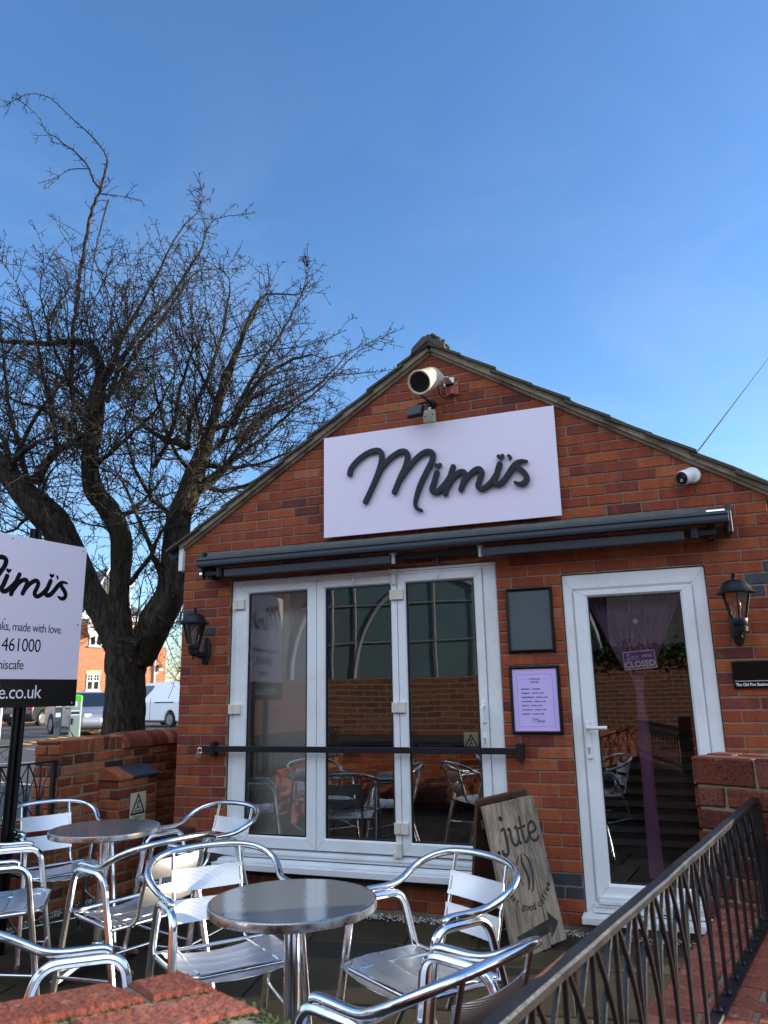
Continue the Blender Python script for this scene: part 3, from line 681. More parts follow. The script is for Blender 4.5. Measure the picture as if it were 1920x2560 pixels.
for i in range(n):
    q = len(mb.v); mb.add(vs[i] + vs[i + 1], [(j, j + 1, 9 + j + 1, 9 + j) for j in range(8)])
mb.build('cloth_roll', M['awning_cloth'], aw, smooth=60)
mb = MB(); mb.tube([(x1 - .15, -.085, 2.508), (x1 - .03, -.085, 2.508)], .038, 14); mb.build('roller_end', M['chrome'], aw, smooth=40)
for q0, q1, q2 in ((x1 - .03, x1, 2.37), (x0, x0 + .03, 2.40)):
    mb = MB(); mb.span((q0, -.15, q2), (q1, -.002, 2.56)); mb.build('end_plate', M['anthracite'], aw, bevel=.008)
mb = MB(); mb.span((x0 + .10, -.07, 2.385), (x1 - .05, -.03, 2.425)); mb.build('torsion_bar', M['anthracite'], aw, bevel=.003)
def arm(xa, xb, pin):
    mb = MB(); mb.span((xa, -.155, 2.345), (xb, -.105, 2.405)); mb.span((min(xa, xb) + .02, -.10, 2.352), (max(xa, xb) - .3, -.072, 2.398))
    a_ = mb.build('folded_arm', M['anthracite'], aw, bevel=.006)
    mb = MB(); e = pin; s_ = 1 if pin > (xa + xb) / 2 else -1
    mb.tube([(e, -.13, 2.345), (e, -.13, 2.415)], .016, 12); mb.span((e - .02, -.145, 2.412), (e + .02, -.10, 2.424)); mb.build('elbow', M['grey_metal'], aw, smooth=40)
arm(-2.55, -1.17, -1.155); arm(-.50, .80, -.515)
mb = MB()
for x in (-2.60, .86):
    s_ = -1 if x < 0 else 1
    mb.tube([(x, -.13, 2.35), (x, -.13, 2.42)], .028, 12); mb.span((x, -.14, 2.365), (x + s_ * .13, -.10, 2.40)); mb.span((x + s_ * .08, -.12, 2.345), (x + s_ * .12, -.01, 2.44))
mb.build('shoulder_joint', M['black_metal'], aw, smooth=30, bevel=.003)
mb = MB(); mb.tube([(-.845, -.06, 2.385), (-.845, -.06, 2.345)], .013, 8); mb.tube([(-.845, -.06, 2.345), (-.845, -.062, 2.325)], .02, 10); mb.build('crank_eye', M['black_metal'], aw, smooth=40)
mb = MB(); mb.tube([(x0 - .012, -.10, 2.38), (x0 + .012, -.10, 2.38)], .033, 16); mb.build('end_ring', M['chrome'], aw, smooth=40)
# coach lanterns
def lantern(x, name_label, rz):
    t = thing('wall_lantern', name_label, 'wall lamp', (x, -.02, 1.79), rz, 'black coach lanterns either side of the doors')
    L_ = lambda s: s.build
    mb = MB(); mb.lathe([(.038, -.02), (.043, -.012), (.043, .012), (.034, .022), (.02, .026)], frame((0, .018, 0), (1, 0, 0), (0, 0, 1)) @ Matrix.Scale(2.5, 4, (0, 1, 0)), 20)
    mb.build('back_plate', M['black_metal'], t, smooth=40, local=True)
    mb = MB(); mb.tube(rbend([(0, -.02, -.03), (0, -.10, -.03), (0, -.152, -.012)], .04), [.022] * 3 + [.02] * 4 + [.024], 10, flat=1.4) if False else mb.tube([(0, -.015, -.035), (0, -.07, -.035), (0, -.12, -.025), (0, -.152, -.005)], [.026, .024, .024, .028], 10)
    mb.build('arm', M['black_metal'], t, smooth=40, local=True)
    cy = -.152; T = Matrix.Translation((0, cy, 0))
    mb = MB(); mb.lathe([(.012, -.062), (.006, -.050), (.012, -.04), (.02, -.032), (.042, -.028), (.046, -.002), (.038, .004), (.046, .012), (.050, .044), (.047, .05)], T, 12); mb.lathe([(.001, -.072), (.008, -.066), (.003, -.056)], T, 8)
    mb.build('cup', M['black_metal'], t, smooth=40, local=True)
    mb = MB(); n = 6; z0, z1, r0, r1 = .05, .202, .047, .083
    for j in range(n):
        a = 2 * PI * j / n + PI / 6
        p, q = Vector((r0 * math.cos(a), cy + r0 * math.sin(a), z0)), Vector((r1 * math.cos(a), cy + r1 * math.sin(a), z1)); mb.tube([p, q], .0055, 6)
    mb.lathe([(.084, .198), (.09, .202), (.084, .208)], T, 6, ang=PI / 6); mb.build('cage', M['black_metal'], t, local=True)
    mb = MB(); mb.lathe([(r0 - .003, z0), (r1 - .003, z1)], T, 6, ang=PI / 6); mb.f = mb.f[:6]; mb.m = mb.m[:6]; mb.t = mb.t[:6]; mb.build('lantern_glass', M['lamp_glass'], t, local=True)
    mb = MB(); mb.lathe([(.112, .198), (.116, .202), (.098, .214), (.085, .236), (.066, .266), (.045, .278), (.024, .282), (.014, .287), (.012, .293), (.018, .298), (.010, .306), (.014, .316), (.004, .328), (.001, .33)], T, 12, ang=PI / 12)
    mb.build('roof_cap', M['black_metal'], t, smooth=28, local=True)
    mb = MB(); mb.lathe([(.013, .05), (.013, .085), (.018, .10), (.024, .125), (.016, .155), (.003, .178), (.001, .18)], T, 12); mb.build('bulb', M['head_glass'], t, smooth=50, local=True)
    return t
lantern(-2.785, 'black coach lantern on the wall beside the folding doors', R(0))
lantern(1.05, 'black coach lantern on the wall above the black plaque', R(0))
# framed sheets
def wallframe(nm, lb, x0, x1, z0, z1, sheetmat, sheetname):
    t = thing(nm, lb, 'frame', ((x0 + x1) / 2, -.01, (z0 + z1) / 2))
    mb = MB(); w = .021; P = [(0, .0), (.004, -.014), (.012, -.018), (w, -.010), (w, .0)]
    o4 = [(x0, z0, 1, 1), (x1, z0, -1, 1), (x1, z1, -1, -1), (x0, z1, 1, -1)]
    vs = []
    for a, b, sx_, sz_ in o4:
        for u, y_ in P: vs.append((a + sx_ * u, y_ - .002, b + sz_ * u))
    q = len(P); fs = []
    for k in range(4):
        for j in range(q - 1): fs.append((k * q + j, ((k + 1) % 4) * q + j, ((k + 1) % 4) * q + j + 1, k * q + j + 1))
    mb.add(vs, fs); mb.build('frame', M['gloss_black'], t, smooth=30)
    mb = MB(); mb.span((x0 + w - .002, -.006, z0 + w - .002), (x1 - w + .002, -.003, z1 - w + .002)); mb.build(sheetname, sheetmat, t)
    return t
t = wallframe('notice_frame', 'black snap frame holding a blank grey sheet on the brick pier', -.383, -.064, 1.687, 2.128, M['slate_sheet'], 'blank_sheet')
t = wallframe('opening_hours_frame', 'black snap frame with lilac opening hours poster on the brick pier', -.388, -.052, 1.160, 1.604, M['lilac'], 'poster')
mb = MB(); F = wallM(-.22, -.006, 1.16); px0, px1 = -.118, .118
for a, b, c, d in ((px0, .048, px1, .0492), (px0, .385, px1, .3862), (px0, .0492, px0 + .0012, .385), (px1 - .0012, .0492, px1, .385), (-.098, .3535, -.05, .3545), (.05, .3535, .098, .3545)):
    mb.add([F @ Vector((a, b, .0006)), F @ Vector((c, b, .0006)), F @ Vector((c, d, .0006)), F @ Vector((a, d, .0006))], [(0, 1, 2, 3)])
text(mb, 'OPENING', F, .0135, 'CENTER', 1.25, 1.05, .0006, off=(0, .350), bold=.0005); text(mb, 'HOURS:', F, .0135, 'CENTER', 1.25, 1.05, .0006, off=(0, .331), bold=.0005)
for i, s in enumerate(('MONDAY - CLOSED', 'TUESDAY - 08:30-16:30', 'WEDNESDAY - 08:30-16:00', 'THURSDAY - 08:30-16:30', 'FRIDAY - 08:30-16:30', 'SATURDAY - 09:00-16:30', 'SUNDAY - 10:00-15:30')):
    text(mb, s, F, .0116, 'LEFT', 1.28, 1.0, .0006, off=(-.093, .287 - .0268 * i), bold=.0006)
script_name(mb, F @ Matrix.Translation((.055, .078, 0)), 1, 1, .088 / 1.35, .03, .0002, .0007, .0001, .00004)
mb.build('print', M['black_print'], t)
# black plaque
t = thing('name_plaque', 'black plaque with white station name lettering below the right lantern', 'plaque', (1.2, -.01, 1.51))
mb = MB(); mb.span((.990, -.016, 1.431), (1.285, -.001, 1.591)); mb.build('plate', M['gloss_black'], t, bevel=.001)
mb = MB(); F = wallM(1.0, -.016, 1.444); text(mb, 'The Old Fire Station', F, .0245, 'LEFT', 1.0, .86, .0006, bold=.0005)
mb.add([F @ Vector((-.002, .028, .0006)), F @ Vector((.28, .028, .0006)), F @ Vector((.28, .0305, .0006)), F @ Vector((-.002, .0305, .0006))], [(0, 1, 2, 3)]); mb.build('lettering', M['white_print'], t)
# security bar
t = thing('security_bar', 'long black security bar padlocked across the folding doors', 'security bar', (-1.55, -.05, 1.055))
mb = MB(); mb.span((-2.755, -.062, 1.036), (-.335, -.048, 1.078)); mb.build('bar', M['black_metal'], t, bevel=.003)
mb = MB(); mb.span((-2.676, -.068, 1.001), (-2.646, -.002, 1.108)); mb.build('keeper', M['black_metal'], t, bevel=.004)
mb = MB(); mb.span((-.358, -.07, 1.0), (-.312, -.002, 1.104)); mb.span((-.345, -.075, 1.02), (-.325, -.0702, 1.085)); mb.build('keeper', M['black_metal'], t, bevel=.004)
t2 = thing('padlock', 'shiny steel padlock on the left end of the security bar', 'padlock', (-2.775, -.06, 1.02))
mb = MB(); mb.lathe([(.001, -.013), (.024, -.012), (.027, -.006), (.027, .006), (.024, .012), (.001, .013)], frame((-2.775, -.062, 1.012), (1, 0, .4), (-.4, 0, 1)), 18); mb.build('body', M['chrome'], t2, smooth=40)
mb = MB(); mb.tube(catmull([(-2.785, -.062, 1.03), (-2.782, -.062, 1.055), (-2.764, -.062, 1.064), (-2.75, -.062, 1.05), (-2.755, -.062, 1.025)], 5), .0042, 8); mb.build('shackle', M['chrome'], t2, smooth=40)
# horn loudspeaker
t = thing('horn_loudspeaker', 'cream horn loudspeaker bracketed under the gable peak', 'loudspeaker', (-.82, -.01, 3.72))
a, b = Vector((-.836, -.40, 3.585)), Vector((-.812, -.12, 3.735)); d = (b - a).normalized(); F = frame(a, d.cross(Vector((0, 0, 1))).normalized(), d.cross(d.cross(Vector((0, 0, 1)))).normalized() * -1)
if (F.to_3x3() @ Vector((0, 0, 1))).dot(d) < 0: F = frame(a, -d.cross(Vector((0, 0, 1))).normalized(), d.cross(d.cross(Vector((0, 0, 1)))).normalized() * -1)
ln = (b - a).length
mb = MB(); mb.lathe([(.070, .02), (.076, .004), (.084, .0), (.089, .006), (.089, .016), (.084, .024), (.083, ln * .5), (.080, ln * .92), (.07, ln), (.03, ln + .02)], F, 32); mb.build('shell', M['cream'], t, smooth=40)
mb = MB(); mb.lathe([(.0745, .012), (.045, ln * .55), (.02, ln * .8), (.001, ln * .8)], F, 28); mb.lathe([(.018, .06), (.016, .055), (.001, .052)], F, 16); mb.build('throat', M['dark_lens'], t, smooth=50)
mb = MB(); mb.span((-.745, -.14, 3.708), (-.69, -.004, 3.714)); mb.span((-.742, -.16, 3.690), (-.736, -.06, 3.745)); mb.span((-.76, -.012, 3.69), (-.68, -.002, 3.76)); mb.tube([(-.75, -.12, 3.715), (-.70, -.02, 3.735)], .006, 6); mb.build('bracket', M['white_paint'], t, bevel=.002)
mb = MB(); mb.tube(catmull([(-.775, -.13, 3.66), (-.77, -.10, 3.60), (-.74, -.03, 3.585), (-.70, -.012, 3.60), (-.69, -.012, 3.63)], 6), .0045, 6); mb.build('cable', M['black_metal'], t, smooth=60)
# red bracket plate
t = thing('wall_bracket', 'small red oxide steel bracket plate beside the horn loudspeaker', 'bracket', (-.697, -.01, 3.665))
mb = MB(); mb.span((-.748, -.012, 3.615), (-.648, -.001, 3.717)); mb.build('plate', M['red_paint'], t, bevel=.002)
mb = MB(); mb.tube([(-.698, -.018, 3.617), (-.698, -.014, 3.675)], [.022, .012], 12); mb.build('spout', M['red_paint'], t, smooth=40)
mb = MB(); [mb.lathe([(.006, 0), (.006, .004)], wallM(xx, -.012, 3.69), 8) for xx in (-.733, -.663)]; mb.build('screw', M['black_metal'], t)
# floodlight
t = thing('floodlight', 'small black floodlight on a bracket above the lavender sign', 'floodlight', (-.87, -.01, 3.57))
mb = MB(); Rm = Euler((R(-22), 0, R(-10))).to_matrix(); c = Vector((-.945, -.15, 3.468)); mb.box(c, (.128, .042, .098), Rm); mb.build('housing', M['black_metal'], t, bevel=.012)
mb = MB(); mb.box(c + Rm @ Vector((0, -.0225, 0)), (.112, .002, .082), Rm); mb.build('lens', M['dark_lens'], t)
mb = MB(); mb.tube(rbend([(-.862, -.004, 3.571), (-.862, -.07, 3.565), (-.915, -.13, 3.535), (-.945, -.14, 3.515)], .03), .009, 8); mb.tube([(-.93, -.06, 3.635), (-.862, -.03, 3.571)], .008, 8); mb.build('bracket', M['black_metal'], t, smooth=50)
mb = MB(); mb.lathe([(.036, 0), (.034, .02), (.02, .03), (.001, .03)], wallM(-.862, -.001, 3.568), 16); mb.build('base', M['black_metal'], t, smooth=40)
t = thing('junction_box', 'ivory cable junction box resting on the top edge of the sign', 'junction box', (-.875, -.01, 3.465))
mb = MB(); mb.span((-.92, -.052, 3.408), (-.83, -.001, 3.512)); mb.build('box', M['ivory'], t, bevel=.008)
mb = MB(); mb.tube([(-.872, -.028, 3.513), (-.872, -.028, 3.535)], .012, 10); mb.build('gland', M['white_paint'], t, smooth=40)
mb = MB(); [mb.lathe([(.005, 0), (.005, .002)], wallM(xx, -.052, zz), 8) for xx, zz in ((-.906, 3.46), (-.845, 3.47))]; mb.build('screw', M['black_metal'], t)
# cctv
t = thing('security_camera', 'white turret security camera on the brick wall right of the sign', 'camera', (.895, -.01, 2.79))
mb = MB(); mb.lathe([(.055, 0), (.056, .012), (.050, .024), (.02, .03), (.001, .03)], wallM(.895, -.001, 2.795), 22); mb.build('base', M['white_paint'], t, smooth=40)
d = Vector((-.62, -.72, -.32)).normalized(); u = d.cross(Vector((0, 0, 1))).normalized(); F = frame(Vector((.886, -.03, 2.79)), u, -u.cross(d)); F = frame(Vector((.886, -.03, 2.79)), u, d.cross(u))
mb = MB(); mb.lathe([(.001, -.005), (.036, .0), (.046, .02), (.049, .05), (.048, .085), (.044, .094)], F, 24); mb.build('housing', M['white_paint'], t, smooth=50)
mb = MB(); mb.lathe([(.044, .092), (.040, .1), (.001, .102)], F, 22); mb.build('lens_face', M['dark_lens'], t, smooth=40)
mb = MB(); mb.lathe([(.012, .102), (.010, .105), (.001, .105)], F @ Matrix.Translation((0, .014, 0)), 12); mb.build('lens', M['grey_metal'], t)
# overhead wire
t = thing('overhead_wire', 'thin dark wire running up into the sky behind the roof', 'cable', (1.6, 9, 4.2))
mb = MB(); mb.tube([(.87, 4.5, 3.85), (1.506, 7.36, 5.2), (5.69, 26.28, 14.19), (18.2, 82.9, 41.1)], .014, 5); mb.build('wire', M['black_metal'], t)

# ---------------------------------------------------------------- behind the glass
t = thing('closed_sign', 'purple sorry closed sign hanging by a string inside the door glass', 'sign', (.455, .06, 1.62))
F = frame((.455, .058, 1.621), (1, 0, .07), (-.07, 0, 1))
mb = MB(); mb.prism([(-.1, -.058), (.1, -.058), (.1, .058), (-.1, .058)], F, -.002, .001); mb.build('panel', M['purple'], t)
mb = MB()
for a, b, c, d in ((-.1, .052, .1, .058), (-.1, -.058, .1, -.052), (-.1, -.052, -.095, .052), (.095, -.052, .1, .052)):
    mb.add([F @ Vector((x_, y_, .0016)) for x_, y_ in ((a, b), (c, b), (c, d), (a, d))], [(0, 1, 2, 3)])
text(mb, 'CLOSED', F, .054, 'CENTER', 1.02, .92, .0018, off=(0, -.043), bold=.0022); text(mb, "WE'RE", F, .022, 'LEFT', 1.0, 1, .0018, off=(.016, .014), bold=.0007)
brush(mb, [(-.058, .037), (-.068, .040), (-.074, .032), (-.064, .024), (-.062, .014), (-.072, .008), (-.08, .012)], .005, F, .0012, .0016, .0002)
text(mb, 'orry', F @ Matrix(((1, .25, 0, 0), (0, 1, 0, 0), (0, 0, 1, 0), (0, 0, 0, 1))), .036, 'LEFT', .95, .8, .0018, off=(-.058, .012)); brush(mb, [(-.075, .003), (-.03, .006), (.008, .006)], .003, F, .0012, .0016, .0002)
mb.build('lettering', M['white_print'], t)
mb = MB(); mb.tube([(.393, .057, 1.672), (.453, .05, 1.865), (.513, .057, 1.682)], .0014, 5); mb.build('string', M['white_print'], t)
mb = MB(); mb.lathe([(.02, 0), (.018, .006), (.006, .012), (.001, .012)], wallM(.453, .052, 1.868), 14); mb.build('suction_hook', M['head_glass'], t, smooth=40)
t = thing('string_curtain', 'purple string curtain gathered in a tie behind the door glass', 'curtain', (.45, .16, 1.2))
mb = MB(); r4 = random.Random(6)
for i in range(130):
    u = (i + r4.random()) / 130; xt = .12 + .66 * u; dy = r4.uniform(-.025, .025)
    xm = .433 + (u - .5) * .05 + r4.uniform(-.006, .006)
    sag = r4.uniform(0, .1) * (.5 - abs(u - .5))
    pts = [(xt, .14 + dy, 2.1), (xt * .72 + xm * .28, .145 + dy, 1.9 - sag * .3), (xt * .3 + xm * .7, .15 + dy * .8, 1.62), (xm, .15 + dy * .5, 1.47), (.435 + (u - .5) * .055 + r4.uniform(-.01, .01), .15 + dy, 1.1), (.43 + (u - .5) * .075 + r4.uniform(-.012, .012), .15 + dy, .3)]
    mb.tube(catmull(pts, 4), .0019, 3, cap=False)
mb.build('strings', M['curtain'], t)
mb = MB(); mb.tube([(.408, .15, 1.475), (.433, .12, 1.47), (.458, .15, 1.475), (.433, .18, 1.48)], .008, 6, closed=True); mb.build('tie', M['curtain'], t)
# dining chairs, table, counter and pendants seen dimly inside
def dining_chair(x, y, rz, lb):
    t = thing('dining_chair', lb, 'chair', (x, y, .1), rz, 'brown chairs inside the cafe')
    mb = MB()
    for k in range(1):
        pl = [(-.2, .44), (.2, .44), (.225, .62), (.21, .80), (.15, .88), (-.15, .88), (-.21, .80), (-.225, .62)]
        mb.prism(pl, frame((0, .20, 0), (1, 0, 0), (0, .12, 1)), -.008, .008)
    mb.build('backrest', M['bentwood'], t, local=True, bevel=.006)
    mb = MB(); mb.span((-.21, -.2, .44), (.21, .2, .46)); mb.build('seat', M['bentwood'], t, local=True, bevel=.006)
    for sx_ in (-1, 1):
        for sy_ in (-1, 1):
            mb = MB(); mb.tube([(sx_ * .18, sy_ * .17, .44), (sx_ * .21, sy_ * .21, 0)], .011, 8); mb.build('leg', M['black_metal'], t, local=True, smooth=40)
dining_chair(-2.1, .75, R(170), 'brown bentwood chair just inside the first folding pane')
dining_chair(-1.35, 1.5, R(20), 'brown bentwood chair at the indoor table seen dimly through the middle pane')
t = thing('indoor_table', 'dark pedestal table inside behind the middle folding pane', 'table', (-1.5, 1.0, .1))
mb = MB(); mb.lathe([(.35, .70), (.35, .73), (.001, .73)], None, 28); mb.build('tabletop', M['brown_wood'], t, local=True)
mb = MB(); mb.tube([(0, 0, 0), (0, 0, .7)], .03, 10); mb.lathe([(.22, 0), (.2, .02), (.03, .03)], None, 20); mb.build('pedestal', M['black_metal'], t, local=True)
t = thing('serving_counter', 'slatted grey serving counter inside behind the door glass', 'counter', (.5, 2.0, .1))
mb = MB(); mb.span((-.2, 1.85, .1), (1.05, 2.4, 1.0), 0); mb.build('body', M['room_dark'], t)
mb = MB(); [mb.span((-.19, 1.80, .18 + i * .10), (1.04, 1.845, .225 + i * .10)) for i in range(8)]; mb.build('slats', M['slat_grey'], t, bevel=.004)
mb = MB(); mb.span((-.22, 1.78, 1.0), (1.06, 2.42, 1.04)); mb.build('worktop', M['brown_wood'], t)
for x, y, lb in ((.72, 1.3, 'dome pendant lamp inside seen high through the door glass'), (-.8, 1.6, 'dome pendant lamp inside behind the third folding pane')):
    t = thing('pendant_lamp', lb, 'lamp', (x, y, 1.75), 0, 'pendant lamps inside the cafe')
    mb = MB(); mb.lathe([(.16, 0), (.15, .05), (.11, .10), (.04, .14), (.02, .18)], None, 22); mb.build('shade', M['bentwood'], t, local=True, smooth=50)
    mb = MB(); mb.tube([(0, 0, .18), (0, 0, .75)], .004, 5); mb.build('flex', M['black_metal'], t, local=True)
t = thing('slip_warning_sticker', 'small cream slip hazard sticker inside the third folding pane', 'sign', (-.68, .04, 1.1))
F = wallM(-.681, .038, 1.108)
mb = MB(); mb.prism([(-.05, -.065), (.05, -.065), (.05, .065), (-.05, .065)], F, -.001, 0); mb.build('sheet', M['sign_cream'], t)
def hazard(mb, F, s):
    P = [(-.5, -.4), (.5, -.4), (0, .5)]
    for i in range(3):
        a, b = Vector(P[i]), Vector(P[(i + 1) % 3]); n = Vector((-(b - a).y, (b - a).x)).normalized() * .045; e = (b - a).normalized() * .05
        q = [a - n - e, b - n + e, b + n + e, a + n - e]
        mb.add([F @ Vector((p.x * s, p.y * s, .0006 + i * .0002)) for p in q], [(0, 1, 2, 3)])
    man = [[(-.3, -.28), (.3, -.28)], [(-.22, -.2), (-.05, -.1), (-.02, .1)], [(-.02, .1), (-.15, .12)], [(-.05, -.1), (.1, -.16), (.02, -.02)], [(-.02, .08), (.12, .16)]]
    for k, m_ in enumerate(man):
        for i in range(len(m_) - 1):
            a, b = Vector(m_[i]), Vector(m_[i + 1]); n = Vector((-(b - a).y, (b - a).x)).normalized() * .025
            mb.add([F @ Vector((p.x * s, p.y * s, .0014 + .0002 * k + .0001 * i)) for p in (a - n, b - n, b + n, a + n)], [(0, 1, 2, 3)])
    mb.lathe([(.05 * s, 0), (.001, .0001)], F @ Matrix.Translation((.02 * s, .2 * s, .003)), 10)
mb = MB(); hazard(mb, F, .09); mb.build('symbol', M['black_print'], t)
# ================================================================== PATIO FURNITURE
def make_table(name_label, x, y, rz):
    t = thing('bistro_table', name_label, 'table', (x, y, 0), rz, 'round metal bistro tables')
    mb = MB(); n = 72
    mb.lathe([(.001, .7285), (.291, .7285), (.294, .728)], None, n); top = mb.build('tabletop', M['table_top'], t, local=True)
    mb = MB(); mb.lathe([(.294, .7282), (.2985, .7285), (.3025, .725), (.3035, .716), (.3025, .700), (.298, .6965), (.28, .6965), (.28, .70)], None, n)
    mb.build('rim', M['steel_edge'], top, local=True, smooth=40)
    mb = MB(); mb.lathe([(.001, .6964), (.28, .6964)], None, 40); mb.build('underside', M['black_metal'], top, local=True)
    mb = MB(); mb.tube([(0, 0, .10), (0, 0, .69)], .030, 20); mb.lathe([(.11, .684), (.11, .695), (.001, .695)], None, 24); mb.lathe([(.036, .095), (.036, .14), (.032, .145)], None, 20)
    mb.build('column', M['alu'], t, local=True, smooth=40)
    for k in range(4):
        a = PI / 4 + k * PI / 2; mb = MB()
        c, s = math.cos(a), math.sin(a); pr = []
        for u, zt, zb, w in ((.02, .125, .06, .034), (.08, .105, .062, .032), (.16, .075, .045, .028), (.23, .047, .018, .024), (.275, .030, .0, .022), (.285, .024, .0, .018)):
            pr.append([(c * u - s * sg_ * w * (.7 if zz == zt else 1), s * u + c * sg_ * w * (.7 if zz == zt else 1), zz) for sg_, zz in ((-1, zb), (1, zb), (1, zt), (-1, zt))])
        for i in range(len(pr) - 1): mb.add(pr[i] + pr[i + 1], [(j, (j + 1) % 4, 4 + (j + 1) % 4, 4 + j) for j in range(4)])
        mb.add(pr[-1], [(0, 1, 2, 3)]); mb.build('foot', M['alu'], t, local=True, smooth=30, bevel=.004)
    return t
def topmat():
    m, nt, N, L, b = mk('swirled_steel'); b.inputs['Metallic'].default_value = .72; b.inputs['Base Color'].default_value = (.50, .54, .57, 1); b.inputs['Roughness'].default_value = .09
    tc = N.new('ShaderNodeTexCoord'); v = N.new('ShaderNodeTexVoronoi'); v.inputs['Scale'].default_value = 28; v.inputs['Randomness'].default_value = .0; L.new(tc.outputs['Object'], v.inputs[0])
    w = N.new('ShaderNodeMath'); w.operation = 'SINE'; mu = N.new('ShaderNodeMath'); mu.operation = 'MULTIPLY'; mu.inputs[1].default_value = 120; L.new(v.outputs['Distance'], mu.inputs[0]); L.new(mu.outputs[0], w.inputs[0])
    n = N.new('ShaderNodeTexNoise'); n.inputs['Scale'].default_value = 7; n.inputs['Detail'].default_value = 2; L.new(tc.outputs['Object'], n.inputs[0])
    ad = N.new('ShaderNodeMath'); ad.operation = 'MULTIPLY_ADD'; ad.inputs[1].default_value = .012; L.new(w.outputs[0], ad.inputs[0]); L.new(n.outputs['Fac'], ad.inputs[2])
    bp = N.new('ShaderNodeBump'); bp.inputs['Strength'].default_value = .06; bp.inputs['Distance'].default_value = .01; L.new(ad.outputs[0], bp.inputs['Height']); L.new(bp.outputs[0], b.inputs['Normal'])
    mr = N.new('ShaderNodeMapRange'); mr.inputs[1].default_value = -1; mr.inputs[3].default_value = .05; mr.inputs[4].default_value = .12; L.new(w.outputs[0], mr.inputs[0]); L.new(mr.outputs[0], b.inputs['Roughness'])
    return m
M['table_top'] = topmat()
def slatmat():
    m, nt, N, L, b = mk('ribbed_aluminium'); b.inputs['Metallic'].default_value = 1; b.inputs['Base Color'].default_value = (.88, .88, .88, 1); b.inputs['Roughness'].default_value = .33
    tc = N.new('ShaderNodeTexCoord'); sp = N.new('ShaderNodeSeparateXYZ'); L.new(tc.outputs['Object'], sp.inputs[0])
    ad = N.new('ShaderNodeMath'); ad.operation = 'ADD'; L.new(sp.outputs[1], ad.inputs[0]); L.new(sp.outputs[2], ad.inputs[1])
    mu = N.new('ShaderNodeMath'); mu.operation = 'MULTIPLY'; mu.inputs[1].default_value = 2 * PI / .0062; L.new(ad.outputs[0], mu.inputs[0])
    s = N.new('ShaderNodeMath'); s.operation = 'SINE'; L.new(mu.outputs[0], s.inputs[0])
    bp = N.new('ShaderNodeBump'); bp.inputs['Strength'].default_value = .35; bp.inputs['Distance'].default_value = .0012; L.new(s.outputs[0], bp.inputs['Height']); L.new(bp.outputs[0], b.inputs['Normal'])
    return m
M['slat'] = slatmat()

make_table('nearest round steel topped bistro table in the middle of the patio', -.735, -2.495, R(10))
make_table('round steel topped bistro table by the slip warning sign wall', -2.475, -1.42, R(35))

